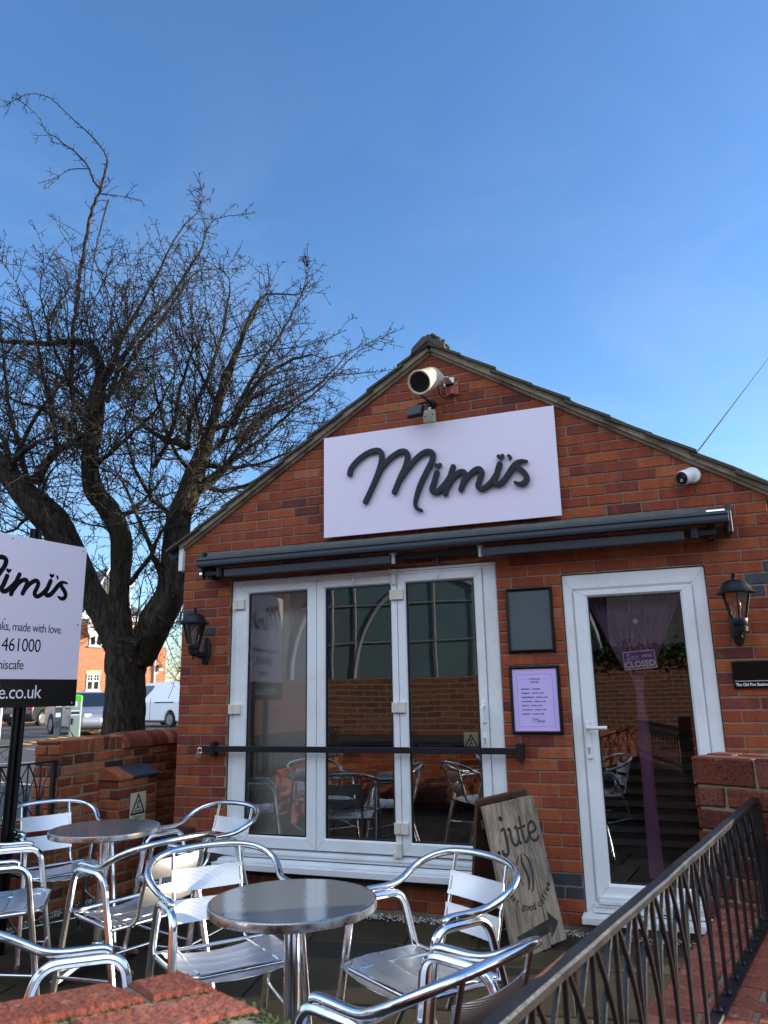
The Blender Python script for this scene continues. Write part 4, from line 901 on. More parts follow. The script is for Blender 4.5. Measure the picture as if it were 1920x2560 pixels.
def make_chair():
    t = thing('bistro_chair', 'aluminium chair', 'chair', group='aluminium bistro chairs on the patio')
    A = M['alu']
    for s in (-1, 1):      # inverted U: front leg, arm and rear leg in one bent tube
        pts = rbend([(s * .275, -.262, 0), (s * .254, -.160, .646), (s * .254, .085, .644), (s * .262, .275, 0)], .062, 7)
        mb = MB(); mb.tube(pts, .0158, 24, flute=.07); mb.tube([(s * .275, -.262, 0), (s * .2747, -.2605, .02)], .019, 12); mb.tube([(s * .262, .275, 0), (s * .2617, .273, .02)], .019, 12)
        lf = mb.build('leg_frame', A, t, local=True, smooth=50)
        mb = MB(); mb.tube([(s * .270, -.232, .165), (s * .259, .205, .225)], .008, 8); mb.build('side_stretcher', A, t, local=True, smooth=50)
    mb = MB(); mb.tube([(-.268, -.228, .19), (.268, -.228, .19)], .008, 8); mb.build('front_stretcher', A, t, local=True, smooth=50)
    # the hoop: both arms and the back rail in one sweep
    half = [(.254, -.118, .666), (.2545, -.09, .674), (.257, .02, .673), (.266, .085, .682), (.279, .145, .706), (.275, .205, .735), (.240, .262, .762), (.175, .298, .780), (.09, .316, .788), (0, .321, .790)]
    hoop = half + [(-x, y, z) for x, y, z in half[-2::-1]]
    mb = MB(); mb.tube(catmull(hoop, 5), .0142, 12)
    for s in (-1, 1): mb.lathe([(.0142, 0), (.011, .005), (.001, .0075)], frame((s * .254, -.118, .666), (1, 0, 0), (0, 0, 1)), 12)
    hp = mb.build('arm_hoop', A, t, local=True, smooth=60)
    mb = MB()
    for s in (-1, 1):
        for y in (-.07, .0): mb.lathe([(.006, 0), (.005, .004), (.001, .005)], frame((s * .268, y, .672), (0, 1, 0), (0, 0, 1)) if s > 0 else frame((s * .268, y, .672), (0, -1, 0), (0, 0, 1)), 8)
    mb.build('rivets', A, hp, local=True, smooth=50)
    # uprights run down from the hoop and bend forward under the seat
    for s in (-1, 1):
        mb = MB(); mb.tube(rbend([(s * .150, .303, .778), (s * .150, .215, .455), (s * .150, .17, .420), (s * .160, -.19, .432)], .05, 5), .0085, 10); mb.build('back_upright', A, t, local=True, smooth=50)
    mb = MB(); mb.tube(rbend([(-.25, .16, .425), (-.236, -.17, .437), (-.19, -.232, .437), (.19, -.232, .437), (.236, -.17, .437), (.25, .16, .425)], .06, 6), .0105, 10); mb.tube([(-.25, .165, .424), (.25, .165, .424)], .009, 8); mb.build('seat_frame', A, t, local=True, smooth=50)
    # two ribbed back slats and four seat slats, each a thin curved sheet
    mb = MB()
    def sheet_(pa, pb, bow, th, nrm, nx=12, ny=4, wx=.158, curve=0.0):
        vs = []; fs = []
        for side in (0, 1):
            for j in range(ny + 1):
                f = j / ny; e = .004 if j in (0, ny) else 0
                for i in range(nx + 1):
                    u = -1 + 2 * i / nx
                    p = Vector(pa) * (1 - f) + Vector(pb) * f; p = Vector((u * wx, p.y, p.z)) + Vector(nrm) * (bow * (1 - u * u) + (th if side else 0) - e + curve * (4 * f * (1 - f)))
                    vs.append(p)
        q = (nx + 1) * (ny + 1)
        for j in range(ny):
            for i in range(nx):
                a = j * (nx + 1) + i; fs.append((a, a + 1, a + nx + 2, a + nx + 1)); fs.append((q + a, q + a + nx + 1, q + a + nx + 2, q + a + 1))
        for i in range(nx):
            fs.append((i, q + i, q + i + 1, i + 1)); a = ny * (nx + 1) + i; fs.append((a, a + 1, q + a + 1, q + a))
        for j in range(ny):
            a = j * (nx + 1); fs.append((a, a + nx + 1, q + a + nx + 1, q + a)); a += nx; fs.append((a, q + a, q + a + nx + 1, a + nx + 1))
        mb.add(vs, fs)
    nb_ = Vector((0, .964, -.265))
    sheet_((0, .2755, .713), (0, .2525, .626), .022, .003, (0, .966, -.26)); sheet_((0, .2435, .596), (0, .2205, .508), .022, .003, (0, .966, -.26))
    mb.build('backrest', M['slat'], t, local=True, smooth=50)
    mb = MB()
    for y0, y1, z0, z1 in ((-.238, -.146, .437, .450), (-.142, -.048, .450, .447), (-.044, .050, .4465, .441), (.054, .14, .440, .436)):
        sheet_((0, y0, z0), (0, y1, z1), -.026, .003, (0, 0, 1), wx=.226)
    mb.build('seat', M['slat'], t, local=True, smooth=50)
    return t
proto = make_chair()
CH = [(-1.179, -2.221, 49.4, 'aluminium chair with a dazzling white sunlit back on the left of the nearest table'),
      (-.347, -2.152, -33.4, 'aluminium chair in front of the timber coffee board, its back to the brick pier'),
      (-.141, -2.95, -112.8, 'aluminium chair seen from behind beside the railing at the bottom of the photo'),
      (-3.019, -1.172, 62.2, 'aluminium chair on the far left of the further table under the promotional board'),
      (-2.083, -1.10, -17.6, 'aluminium chair pushed close to the folding doors behind the further table'),
      (-1.934, -1.795, -108.3, 'aluminium chair turned away from the viewer in front of the further table'),
      (-2.70, -1.93, 128, 'aluminium chair cut by the left edge, only one arm and its seat showing'),
      (-1.07, -3.25, 128, 'aluminium chair just behind the worn foreground brick pier')]
for i, (x, y, a, lb) in enumerate(CH):
    o = proto if i == 0 else dup(proto)
    o.location = (x, y, 0); o.rotation_euler = (0, 0, R(a)); o['label'] = lb

# ---------------------------------------------------------------- timber A-board
bx, by, phi, lean, w, h, ro = -.207, -.418, .9, .17, .397, .806, .09
u = Vector((math.cos(phi), math.sin(phi), 0)); n = Vector((math.sin(phi), -math.cos(phi), 0)); v = -n * math.sin(lean) + Vector((0, 0, math.cos(lean)))
u2 = u * math.cos(ro) + v * math.sin(ro); v2 = -u * math.sin(ro) + v * math.cos(ro)
t = thing('coffee_board', 'weathered timber coffee A-board with black stencilled arrow between the doors', 'A-board', (bx, by, 0))
bo = Vector((bx, by, .008))
F = frame(bo, u2, v2)
mb = MB(); r5 = random.Random(2)
def plank(x0, x1, y0, y1, d0, d1):
    k = 6; L_ = [(x0 + r5.uniform(-.001, .001), y0 + (y1 - y0) * i / k) for i in range(k + 1)]; Q_ = [(x1 + r5.uniform(-.001, .001), y0 + (y1 - y0) * i / k) for i in range(k, -1, -1)]
    mb.prism(L_[::-1] + Q_[::-1], F, d0, d1)
plank(-w / 2, .068, -.006, h, -.028, 0); plank(.073, w / 2, .004, h - .002, -.028, -.001)
mb.build('front_board', M['old_wood'], t, bevel=.002)
mb = MB(); mb.prism([(-.19, -.02), (.19, -.02), (.19, .03), (-.19, .03)], frame(bo + v2 * .7 - n * .02, u2, v2), -.05, -.0285); mb.build('batten', M['brown_wood'], t)
vb = (n * .17 * 1.25 + Vector((0, 0, 1))).normalized(); rb = bo - n * .40 + u * .0
Fb = frame(rb, u2, (v2 * h - n * .05 - (rb - bo)).normalized())
mb = MB(); mb.prism([(-w / 2 + .0, -.0), (.06, 0), (.06, .85), (-w / 2, .85)], Fb, -.03, -.005); mb.prism([(.066, 0), (w / 2, 0), (w / 2, .85), (.066, .85)], Fb, -.03, -.005)
mb.build('rear_board', M['brown_wood'], t, bevel=.002)
for yy in (.79,):
    for xx in (-.12, .12):
        mb = MB(); mb.prism([(xx - .03, yy - .02), (xx + .03, yy - .02), (xx + .03, yy + .02), (xx - .03, yy + .02)], F, -.034, -.0285); mb.build('hinge', M['rust'], t)
mb = MB(); W_ = .020
def ink(pts, wd, tp=(1, 1)): brush(mb, pts, wd, F, .0002, .0007, .0002, tp)
# stencilled word
ink([(-.105, .655), (-.095, .66), (-.083, .655), (-.083, .58), (-.088, .535), (-.105, .520), (-.125, .530), (-.128, .545)], .019, (.8, 1.0)); ink([(-.098, .722), (-.090, .716)], .026); ink([(-.158, .545), (-.156, .541)], .022)
ink([(-.055, .650), (-.042, .650), (-.042, .585), (-.030, .560), (-.010, .560), (.004, .575)], .017); ink([(.000, .650), (.012, .650), (.012, .572), (.022, .562)], .017)
ink([(.048, .70), (.048, .585), (.058, .562), (.075, .565), (.082, .578)], .018); ink([(.020, .642), (.078, .648)], .015)
ink([(.108, .602), (.150, .610), (.158, .628), (.148, .655), (.128, .660), (.108, .645), (.098, .612), (.104, .575), (.125, .556), (.150, .558), (.165, .572)], .017)
# coffee bean
ink([(-.02, .495), (-.045, .465), (-.052, .42), (-.044, .375), (-.03, .345)], .011, (.4, .4)); ink([(.002, .505), (-.006, .47), (.002, .43), (.016, .385), (.014, .345), (.002, .315)], .017, (.4, .6)); ink([(.018, .505), (.045, .47), (.055, .42), (.050, .36), (.032, .31), (.020, .30)], .013, (.4, .7))
for s, a0, r_ in (('just', -62, .17), ('good', -14, .17), ('coffee', 40, .17)):
    k = len(s)
    for i, chv in enumerate(s):
        a = R(a0 + (i - (k - 1) / 2) * 9.8); cx, cy = .01 + math.sin(a) * r_, .385 - math.cos(a) * r_
        text(mb, chv, F, .052, 'CENTER', 1, .95, .0008, bold=.0015, rot=a, off=(cx, cy - .01))
ar = [(-.16, .105), (.095, .135), (.097, .175), (.165, .105), (.088, .035), (.090, .07), (-.155, .038)]
mb.prism(ar[::-1], F, .0002, .0008)
mb.build('stencil', pm('faded_stencil_ink', (.022, .019, .018), .85, var=.3, scale=18, dirt=(.07, .056, .045), dscale=16), t)

# ================================================================== BOUNDARY WALLS AND PIERS
# low wall with the railing: runs from the right hand pier towards the camera
far = Vector((.877, -2.03, 0)); d = Vector((-.2265, -.974, 0)); pr = Vector((.974, -.2265, 0))
zb, zt = .70, 1.07
t = thing('railing_wall', 'low brick wall with worn red brick on edge coping carrying the railing', 'wall', (.6, -3.2, 0))
F = Matrix.Identity(4)
Fc = Matrix.Identity(4)
for i in range(3):
    Fc[i][0] = (d)[i]; Fc[i][1] = Vector((0, 0, -1))[i]; Fc[i][2] = pr[i]; Fc[i][3] = (far - pr * .15 + Vector((0, 0, zb)))[i]
mb = MB(); r6 = random.Random(5)
i = 0; s = -.02
while s < 3.0:
    wd = .066 + r6.uniform(-.003, .003)
    for (q0, q1) in (((0, .213), (.224, .60)) if i % 2 else ((.0, .105), (.115, .60))):
        brick_face(mb, [(s, q0 + r6.uniform(0, .006)), (s + wd, q0 + r6.uniform(0, .006)), (s + wd, q1), (s, q1)][::1], Fc, .012, .004, .002, 0, min(1, max(0, r6.gauss(.5, .2))))
    s += wd + .009; i += 1
def obox(a, b, w0, w1, z0, z1, mat):  # box along the wall line
    A, B = far + d * a, far + d * b
    vs = [A + pr * w0, B + pr * w0, B + pr * w1, A + pr * w1]
    mb.add([(p.x, p.y, z0) for p in vs] + [(p.x, p.y, z1) for p in vs], [(3, 2, 1, 0), (4, 5, 6, 7), (0, 1, 5, 4), (1, 2, 6, 5), (2, 3, 7, 6), (3, 0, 4, 7)], mat)
obox(-.03, 3.0, -.145, .45, -.05, zb - .008, 1)
Fi = Matrix.Identity(4)
for i in range(3):
    Fi[i][0] = (-d)[i]; Fi[i][1] = pr[i]; Fi[i][2] = (0, 0, 1)[i]; Fi[i][3] = (far - pr * .157)[i]
brickwork(mb, Fi, -3.0, .0, (.0, .6, 0), bev=.004, jit=.003, tonef=lambda: min(1, max(0, r6.gauss(.45, .2))))
brickwork(mb, Fi, -3.0, .0, (.6, .70, 0), bl=.075, bh=.1, bond=False, bev=.004, jit=.003, tonef=lambda: min(1, max(0, r6.gauss(.5, .2))))
mb.build('brickwork', [M['brick_cap'], M['mortar_old']], t)
# railing
t = thing('railing', 'black iron railing with interlaced pointed arches on the low brick wall', 'railing', (.6, -3.2, zb))
P = lambda s, z, o=0.0: far + d * s + pr * o + Vector((0, 0, z))
mb = MB()
def flatbar(s0, s1, z0, z1, hw, parts=24, wob=.0015):
    prv = None
    for i in range(parts + 1):
        s_ = s0 + (s1 - s0) * i / parts; o_ = rnd.uniform(-wob, wob)
        cur = [P(s_, z0 + o_, -hw), P(s_, z0 + o_, hw), P(s_, z1 + o_ - .004, hw), P(s_, z1 + o_, hw - .003), P(s_, z1 + o_, -hw + .003), P(s_, z1 + o_ - .004, -hw)]
        if prv: mb.add(prv + cur, [(j, (j + 1) % 6, 6 + (j + 1) % 6, 6 + j) for j in range(6)])
        if i in (0, parts): mb.add(cur, [tuple(range(6))])
        prv = cur
flatbar(.10, 2.95, zt - .014, zt, .0125); mb.build('top_rail', M['rail'], t)
mb = MB(); flatbar(.10, 2.95, zb + .003, zb + .010, .0165); mb.build('bottom_rail', M['rail'], t)
mb = MB(); mb.add([P(.115, zb, -.018), P(.15, zb, -.018), P(.15, zb, .018), P(.115, zb, .018)] + [P(.115, zt - .02, -.018), P(.15, zt - .02, -.018), P(.15, zt - .02, .018), P(.115, zt - .02, .018)], [(0, 1, 5, 4), (1, 2, 6, 5), (2, 3, 7, 6), (3, 0, 4, 7), (4, 5, 6, 7)]); mb.build('end_post', M['rail'], t, bevel=.002)
pit = .118
k = 0; s = .20; zm = zb + .55 * (zt - zb)
bars = []
while s < 2.92:
    mb = MB(); mb.tube([P(s, zb + .012), P(s, zt - .014)], .0052, 8); mb.lathe([(.011, 0), (.009, .006), (.006, .009)], Matrix.Translation(P(s, zb + .012)), 8); mb.build('upright_bar', M['rail'], t, smooth=50)
    for sg_ in (1, -1):
        if s + sg_ * pit > 2.93 or s + sg_ * pit < .16: continue
        pts = [P(s + sg_ * .0125, zb + .012, sg_ * .002), P(s + sg_ * .0125, zm - .07, sg_ * .002)]
        for j in range(1, 9):
            f = j / 8; pts.append(P(s + sg_ * (.0125 + (pit - .018) * f ** 1.7), zm - .07 + (zt - .016 - zm + .07) * f, sg_ * (.002 + .003 * f)))
        mb = MB(); mb.tube(pts, .0046, 7); mb.build('arched_bar', M['rail'], t, smooth=50)
    s += pit; k += 1
mb = MB(); a0 = P(2.05, zt + .0004, -.012); mb.add([P(1.93, zt + .0016, -.0095), P(2.06, zt + .0016, -.009), P(2.04, zt + .0016, -.003), P(1.97, zt + .0016, -.005)], [(0, 1, 2, 3)]); mb.build('rust_patch', M['rust'], t)
# right hand pier
def pier(nm, lb, origin, ang, wd, dp, z0, z1, capped, mats, tmean=.45, tsd=.22, jit=.003, skew=None):
    t = thing(nm, lb, 'pier' if 'pier' in nm else 'wall', (origin[0], origin[1], 0))
    c, s = math.cos(ang), math.sin(ang); ux = Vector((c, s, 0)); uy = Vector((-s, c, 0)) if skew is None else Vector((math.cos(skew), math.sin(skew), 0)); o = Vector(origin)
    mb = MB()
    tf = lambda: min(1, max(0, rnd.gauss(tmean, tsd)))
    def face(org, ax, into, L_):
        Fm = Matrix.Identity(4)
        for i in range(3): Fm[i][0] = ax[i]; Fm[i][1] = into[i]; Fm[i][2] = (0, 0, 1)[i]; Fm[i][3] = org[i]
        ztop = z1 - capped
        brickwork(mb, Fm, 0, L_, (ztop - math.ceil((ztop - z0) / .075) * .075, ztop, 1), phase=0, bev=.005, jit=jit, tonef=tf)
        if capped: brickwork(mb, Fm, 0, L_, (ztop, z1, 0), bl=.225 if capped > .08 and L_ > .3 else .225, bh=capped, bond=False, bev=.005, jit=jit, tonef=tf)
    face(o, ux, uy, wd); face(o + ux * wd, uy, -ux, dp); face(o + ux * wd + uy * dp, -ux, -uy, wd); face(o + uy * dp, -uy, ux, dp)
    g = .011; q = [o + ux * g + uy * g, o + ux * (wd - g) + uy * g, o + ux * (wd - g) + uy * (dp - g), o + ux * g + uy * (dp - g)]
    mb.add([(p.x, p.y, z0 - .05) for p in q] + [(p.x, p.y, z1 - .0045) for p in q], [(3, 2, 1, 0), (4, 5, 6, 7), (0, 1, 5, 4), (1, 2, 6, 5), (2, 3, 7, 6), (3, 0, 4, 7)], 1)
    # brick tops
    Ft = Matrix.Identity(4)
    for i in range(3): Ft[i][0] = ux[i]; Ft[i][1] = (0, 0, -1)[i]; Ft[i][2] = uy[i]; Ft[i][3] = (o + Vector((0, 0, z1)))[i]
    y = 0; r_ = 0
    while y < dp - .03:
        h_ = .100; x = 0 if r_ % 2 == 0 else -.11
        while x < wd:
            a, b = max(x, 0), min(x + .215, wd)
            if b - a > .02: brick_face(mb, [(a, y), (b, y), (b, min(y + h_, dp)), (a, min(y + h_, dp))], Ft, .012, .006, jit * 1.5, 0, tf())
            x += .231
        y += h_ + .018; r_ += 1
    mb.build('brickwork', mats, t)
    return t
pier('brick_pier', 'speckled old brick pier at the right hand end of the railing', (.662, -2.03, 0), R(-28), 1.1, .215, 0, 1.197, .102, [M['brick_pier'], M['mortar_old']], tmean=.4, jit=.0025)
t = pier('brick_pier', 'worn foreground brick pier with mossy mortar on its top', (-.091, -4.493, 0), R(48), .45, .45, 0, 1.0, 0, [M['brick_cap'], M['mortar_old']], tmean=.5, jit=.006, skew=R(153))
mb = MB(); r7 = random.Random(9)
c, s = math.cos(R(48)), math.sin(R(48)); o0 = Vector((-.091, -4.493, 1.0)); ux = Vector((c, s, 0)); uy = Vector((math.cos(R(153)), math.sin(R(153)), 0))
for i in range(420):   # moss tufts caught in the joints
    if i < 250: p = o0 + ux * r7.uniform(.22, .44) + uy * (r7.choice((.110, .227, .344)) + r7.gauss(0, .007))
    else: p = o0 + ux * (.44 + r7.gauss(0, .008)) + uy * r7.uniform(.05, .3)
    q = r7.uniform(.003, .008)
    mb.lathe([(q, -.006), (q * .9, -.001), (.0005, q * .35)], Matrix.Translation(p + Vector((0, 0, -.004))), 5)
mb.build('moss', M['moss'], t, smooth=60)
# boundary wall on the left, its face towards the patio
t = thing('boundary_wall', 'old brick boundary wall with half round coping left of the cafe', 'wall', (-3.7, .2, 0))
Fw = Matrix.Identity(4)
for i in range(3): Fw[i][0] = (0, 1, 0)[i]; Fw[i][1] = (-1, 0, 0)[i]; Fw[i][2] = (0, 0, 1)[i]; Fw[i][3] = (-3.6, 0, 0)[i]
mb = MB(); tf = lambda: min(1, max(0, rnd.gauss(.55, .3)))
bl_ = lambda x, z, w: 1 if rnd.random() < .025 else 0
brickwork(mb, Fw, -.588, 6.0, (-.1 + .015, 1.04, 0), jt=.016, bev=.006, jit=.006, tonef=tf, matf=bl_)
brickwork(mb, Fw, -.372, .085, (1.04, 1.148, 0), bl=.076, bh=.11, bond=False, phase=-.372, jt=.017, bev=.006, jit=.005, tonef=tf); brickwork(mb, Fw, -.588, -.375, (1.04, 1.148, 0), bl=.5, bh=.11, bond=False, phase=-.6, bev=.006, jit=.004, tonef=tf)
mb.span((-3.84, -.588, -.05), (-3.609, 6.0, 1.036), 2); mb.span((-3.84, -.58, 1.036), (-3.609, .088, 1.14), 2)
Fe = Matrix.Identity(4)
for i in range(3): Fe[i][0] = (1, 0, 0)[i]; Fe[i][1] = (0, 1, 0)[i]; Fe[i][2] = (0, 0, 1)[i]; Fe[i][3] = (-3.84, -.60, 0)[i]
brickwork(mb, Fe, 0, .23, (-.1 + .015, 1.148, 0), bev=.006, jit=.004, tonef=tf)
Fq = Matrix.Identity(4)
for i in range(3): Fq[i][0] = (0, 1, 0)[i]; Fq[i][1] = (0, 0, -1)[i]; Fq[i][2] = (-1, 0, 0)[i]; Fq[i][3] = (-3.6, 0, 1.148)[i]
y = -.588
for wdt in (.213,) + (.066,) * 6:
    brick_face(mb, [(y, 0), (y + wdt, 0), (y + wdt, .235), (y, .235)][::-1], Fq, .012, .006, .004, 0, tf()); y += wdt + .010
mb.build('brickwork', [M['brick_old'], M['brick_blue'], M['mortar_old']], t)
mb = MB(); y = .10; kk = 8
while y < 6:      # half round coping bricks laid on edge
    wdt = .066 + rnd.uniform(-.002, .002); ra = .128; rj = rnd.uniform(-.003, .003); vs = []
    for yy, sh in ((y, .004), (y + .004, 0), (y + wdt - .004, 0), (y + wdt, .004)):
        for j in range(kk + 1):
            a = PI * j / kk; vs.append((-3.715 + math.cos(a) * (ra - sh + rj), yy, 1.045 + math.sin(a) * (ra - sh + rj) * .95))
    q = kk + 1; fs = []
    for b_ in range(3): fs += [(b_ * q + j, b_ * q + j + 1, (b_ + 1) * q + j + 1, (b_ + 1) * q + j) for j in range(kk)]
    fs += [tuple(range(q - 1, -1, -1)), tuple(range(3 * q, 4 * q))]
    mb.add(vs, fs, 0, tf()); y += wdt + .009
vs = []
for yy in (.09, 6.0):
    for j in range(kk + 1):
        a = PI * j / kk; vs.append((-3.715 + math.cos(a) * .118, yy, 1.043 + math.sin(a) * .112))
q = kk + 1; mb.add(vs, [(j, j + 1, q + j + 1, q + j) for j in range(kk)] + [tuple(range(q - 1, -1, -1)), tuple(range(q, 2 * q))], 1)
mb.build('coping', [M['brick_old'], M['mortar_old']], t, smooth=40)
# buttress with splayed blue brick cap
Fb_ = Matrix.Identity(4)
for i in range(3): Fb_[i][0] = (0, 1, 0)[i]; Fb_[i][1] = (-1, 0, 0)[i]; Fb_[i][2] = (0, 0, 1)[i]; Fb_[i][3] = (-3.4, 0, 0)[i]
Fs_ = Matrix.Identity(4)
for i in range(3): Fs_[i][0] = (1, 0, 0)[i]; Fs_[i][1] = (0, 1, 0)[i]; Fs_[i][2] = (0, 0, 1)[i]; Fs_[i][3] = (-3.6, -.165, 0)[i]
mb = MB()
brickwork(mb, Fb_, -.165, .30, (-.075 + .01, .83, 0), phase=-.165, jt=.014, bev=.006, jit=.005, tonef=tf, matf=bl_); brickwork(mb, Fs_, .0, .2, (-.075 + .01, .83, 0), phase=.1, bev=.006, jit=.004, tonef=tf)
mb.span((-3.61, -.155, -.05), (-3.409, .30, .828), 2)
def splay(y0, y1, mt):
    mb.add([(-3.385, y0, .826), (-3.385, y1, .826), (-3.385, y1, .845), (-3.385, y0, .845), (-3.54, y0, .915), (-3.54, y1, .915), (-3.6, y0, .915), (-3.6, y1, .915), (-3.6, y0, .826), (-3.6, y1, .826)],
           [(0, 1, 2, 3), (3, 2, 5, 4), (4, 5, 7, 6), (8, 0, 3, 4, 6), (1, 9, 7, 5, 2), (8, 9, 1, 0)], mt, tf())
splay(-.175, -.03, 0); splay(-.025, .01, 1); splay(.016, .30, 1)
mb.build('buttress', [M['brick_old'], M['brick_blue'], M['mortar_old']], t, bevel=.003)
# lower run of the same wall carrying the left fence
t = thing('fence_wall', 'low brick wall under the black fence at the left edge', 'wall', (-3.7, -2, 0))
mb = MB(); brickwork(mb, Fw, -4.6, -.60, (-.1 + .015, .57, 0), bev=.006, jit=.005, tonef=tf); mb.span((-3.84, -4.6, -.05), (-3.609, -.60, .62), 1)
brickwork(mb, Fw, -4.6, -.60, (.565, .63, 0), bl=.076, bh=.065, bond=False, bev=.005, jit=.004, tonef=tf)
mb.build('brickwork', [M['brick_old'], M['mortar_old']], t)
t = thing('iron_fence', 'black iron fence with crossing arches behind the promotional board', 'fence', (-3.63, -2.5, .63))
mb = MB(); mb.span((-3.648, -4.5, 1.0), (-3.612, -.60, 1.012)); mb.build('top_rail', M['rail'], t, bevel=.002)
mb = MB(); mb.span((-3.645, -4.5, .633), (-3.615, -.60, .643)); mb.build('bottom_rail', M['rail'], t, bevel=.002)
mb = MB(); mb.span((-3.645, -.632, .643), (-3.615, -.602, 1.0)); mb.build('end_post', M['rail'], t, bevel=.002)
y = -.74
while y > -4.4:
    mb = MB(); mb.tube([(-3.63, y, .64), (-3.63, y, 1.0)], .0058, 6); mb.build('upright_bar', M['rail'], t, smooth=50)
    for sg_ in (1, -1):
        pts = [(-3.63 + sg_ * .003, y + sg_ * .0125, .64)] + [(-3.63 + sg_ * .003, y + sg_ * (.0125 + .1 * (j / 7) ** 1.7), .76 + .24 * j / 7) for j in range(8)]
        mb = MB(); mb.tube(pts, .0052, 6); mb.build('arched_bar', M['rail'], t, smooth=50)
    y -= .118
# front wall continuing out of frame to the left of the foreground pier
t = thing('front_wall', 'low brick front wall running left from the foreground pier', 'wall', (-2, -4.75, 0))
Ff = Matrix.Identity(4)
for i in range(3): Ff[i][0] = (-1, 0, 0)[i]; Ff[i][1] = (0, -1, 0)[i]; Ff[i][2] = (0, 0, 1)[i]; Ff[i][3] = (0, -4.55, 0)[i]
mb = MB(); brickwork(mb, Ff, .45, 3.6, (0, .69, 0), bev=.006, jit=.004, tonef=tf); mb.span((-3.84, -4.78, -.05), (-.45, -4.559, .68), 1); mb.build('brickwork', [M['brick_old'], M['mortar_old']], t)

# slip hazard sign on the buttress
t = thing('slip_warning_sign', 'cream danger slippery warning sign fixed to the brick buttress', 'sign', (-3.39, .055, .6))
F = frame((-3.396, .055, .605), (0, 1, 0), (0, 0, 1))
mb = MB(); mb.prism([(-.094, -.125), (.094, -.125), (.094, .112), (-.094, .112)], F, -.002, .001); mb.build('plate', M['sign_cream'], t)
mb = MB(); hazard(mb, F @ Matrix.Translation((0, .018, .0012)), .155); text(mb, 'Danger', F, .040, 'CENTER', 1, .85, .0018, off=(0, -.082)); text(mb, 'Slippery', F, .030, 'CENTER', 1, .85, .0018, off=(0, -.108)); mb.build('print', M['black_print'], t)
# dark box against the wall under the rear chair
t = thing('storage_box', 'dark brown plastic box in the corner beside the folding doors', 'box', (-2.93, -.1, 0))
mb = MB(); mb.span((-3.0, -.20, 0), (-2.80, -.02, .50)); mb.build('body', pm('dark_brown_plastic', (.045, .025, .022), .4), t, bevel=.02, seg=3)

# ---------------------------------------------------------------- promotional board on posts
E0 = Vector((-3.1, -1.05, 0)); ud = Vector((.175, .985, 0)).normalized(); nd = Vector((ud.y, -ud.x, 0))
t = thing('promotional_board', 'pale pink advertising board with black web address strip on black posts', 'sign', tuple(E0 - ud * .56))
Fb = frame(E0 + nd * .012, ud, (0, 0, 1))
def boardside(Fx, flip):
    x0, x1 = (-1.13, 0) if not flip else (0, 1.13)
    mb = MB(); mb.prism([(x0, 1.398), (x1, 1.398), (x1, 2.462), (x0, 2.462)], Fx, -.003, 0); p_ = mb.build('panel', M['board_pink'], t)
    mb = MB(); mb.prism([(x0, 1.398), (x1, 1.398), (x1, 1.569), (x0, 1.569)], Fx, .0002, .001); mb.build('web_strip', M['gloss_black'], p_)
    mb = MB(); e = x1 - .0
    script_name(mb, Fx @ Matrix.Translation((e - .128, 2.095, 0)), 1, 1, .66, .047, .0002, .0008, .0001, .00005)
    cx = e - .565
    text(mb, 'Fresh food and drinks, made with love.', Fx, .078, 'RIGHT', .9, .70, .001, off=(e - .145, 1.863), fit=('ks, made with love.', .425)); text(mb, '01858 461000', Fx, .118, 'RIGHT', .93, .78, .001, off=(e - .292, 1.738), fit=('461000', .268)); text(mb, '/mimiscafe', Fx, .084, 'RIGHT', .93, .74, .001, off=(e - .40, 1.628), fit=('miscafe', .19))
    mb.build('print', M['black_print'], p_)
    mb = MB(); text(mb, 'mimiscafe.co.uk', Fx, .118, 'RIGHT', .93, .70, .0016, off=(e - .262, 1.452), fit=('e.co.uk', .292)); mb.build('web_address', M['white_print'], p_)
    mb = MB()
    for xx, zz in ((e - .03, 2.435), (e - .03, 1.93), (e - .56, 1.93), (e - .56, 2.437), (e - 1.10, 2.435), (e - 1.1, 1.93), (e - .03, 1.42), (e - 1.1, 1.42)): mb.lathe([(.007, .001), (.006, .004), (.001, .005)], Fx @ Matrix.Translation((xx, zz, 0)), 8)
    mb.build('screw', M['grey_metal'], p_, smooth=50)
boardside(Fb, False)
boardside(frame(E0 - nd * .095, -ud, (0, 0, 1)), True)
for q in (.365, .765):
    mb = MB(); c = E0 - ud * q - nd * .042
    for sg_ in (-1, 1): mb.tube([(c + ud * sg_ * .021).to_tuple()[:2] + (.0,), (c + ud * sg_ * .021).to_tuple()[:2] + (2.535,)], .0205 if sg_ < 0 else .0205, 16)
    mb.build('post', M['gloss_black'], t, smooth=50)
mb = MB()
for zz in (1.55, 2.3):
    mb.add([tuple((E0 - ud * a + nd * b))[:2] + (z_,) for z_ in (zz - .02, zz + .02) for a, b in ((.02, .0085), (1.11, .0085), (1.11, -.0205), (.02, -.0205))], [(0, 1, 2, 3), (7, 6, 5, 4), (0, 4, 5, 1), (1, 5, 6, 2), (2, 6, 7, 3), (3, 7, 4, 0)])
mb.build('crossbar', M['black_metal'], t)
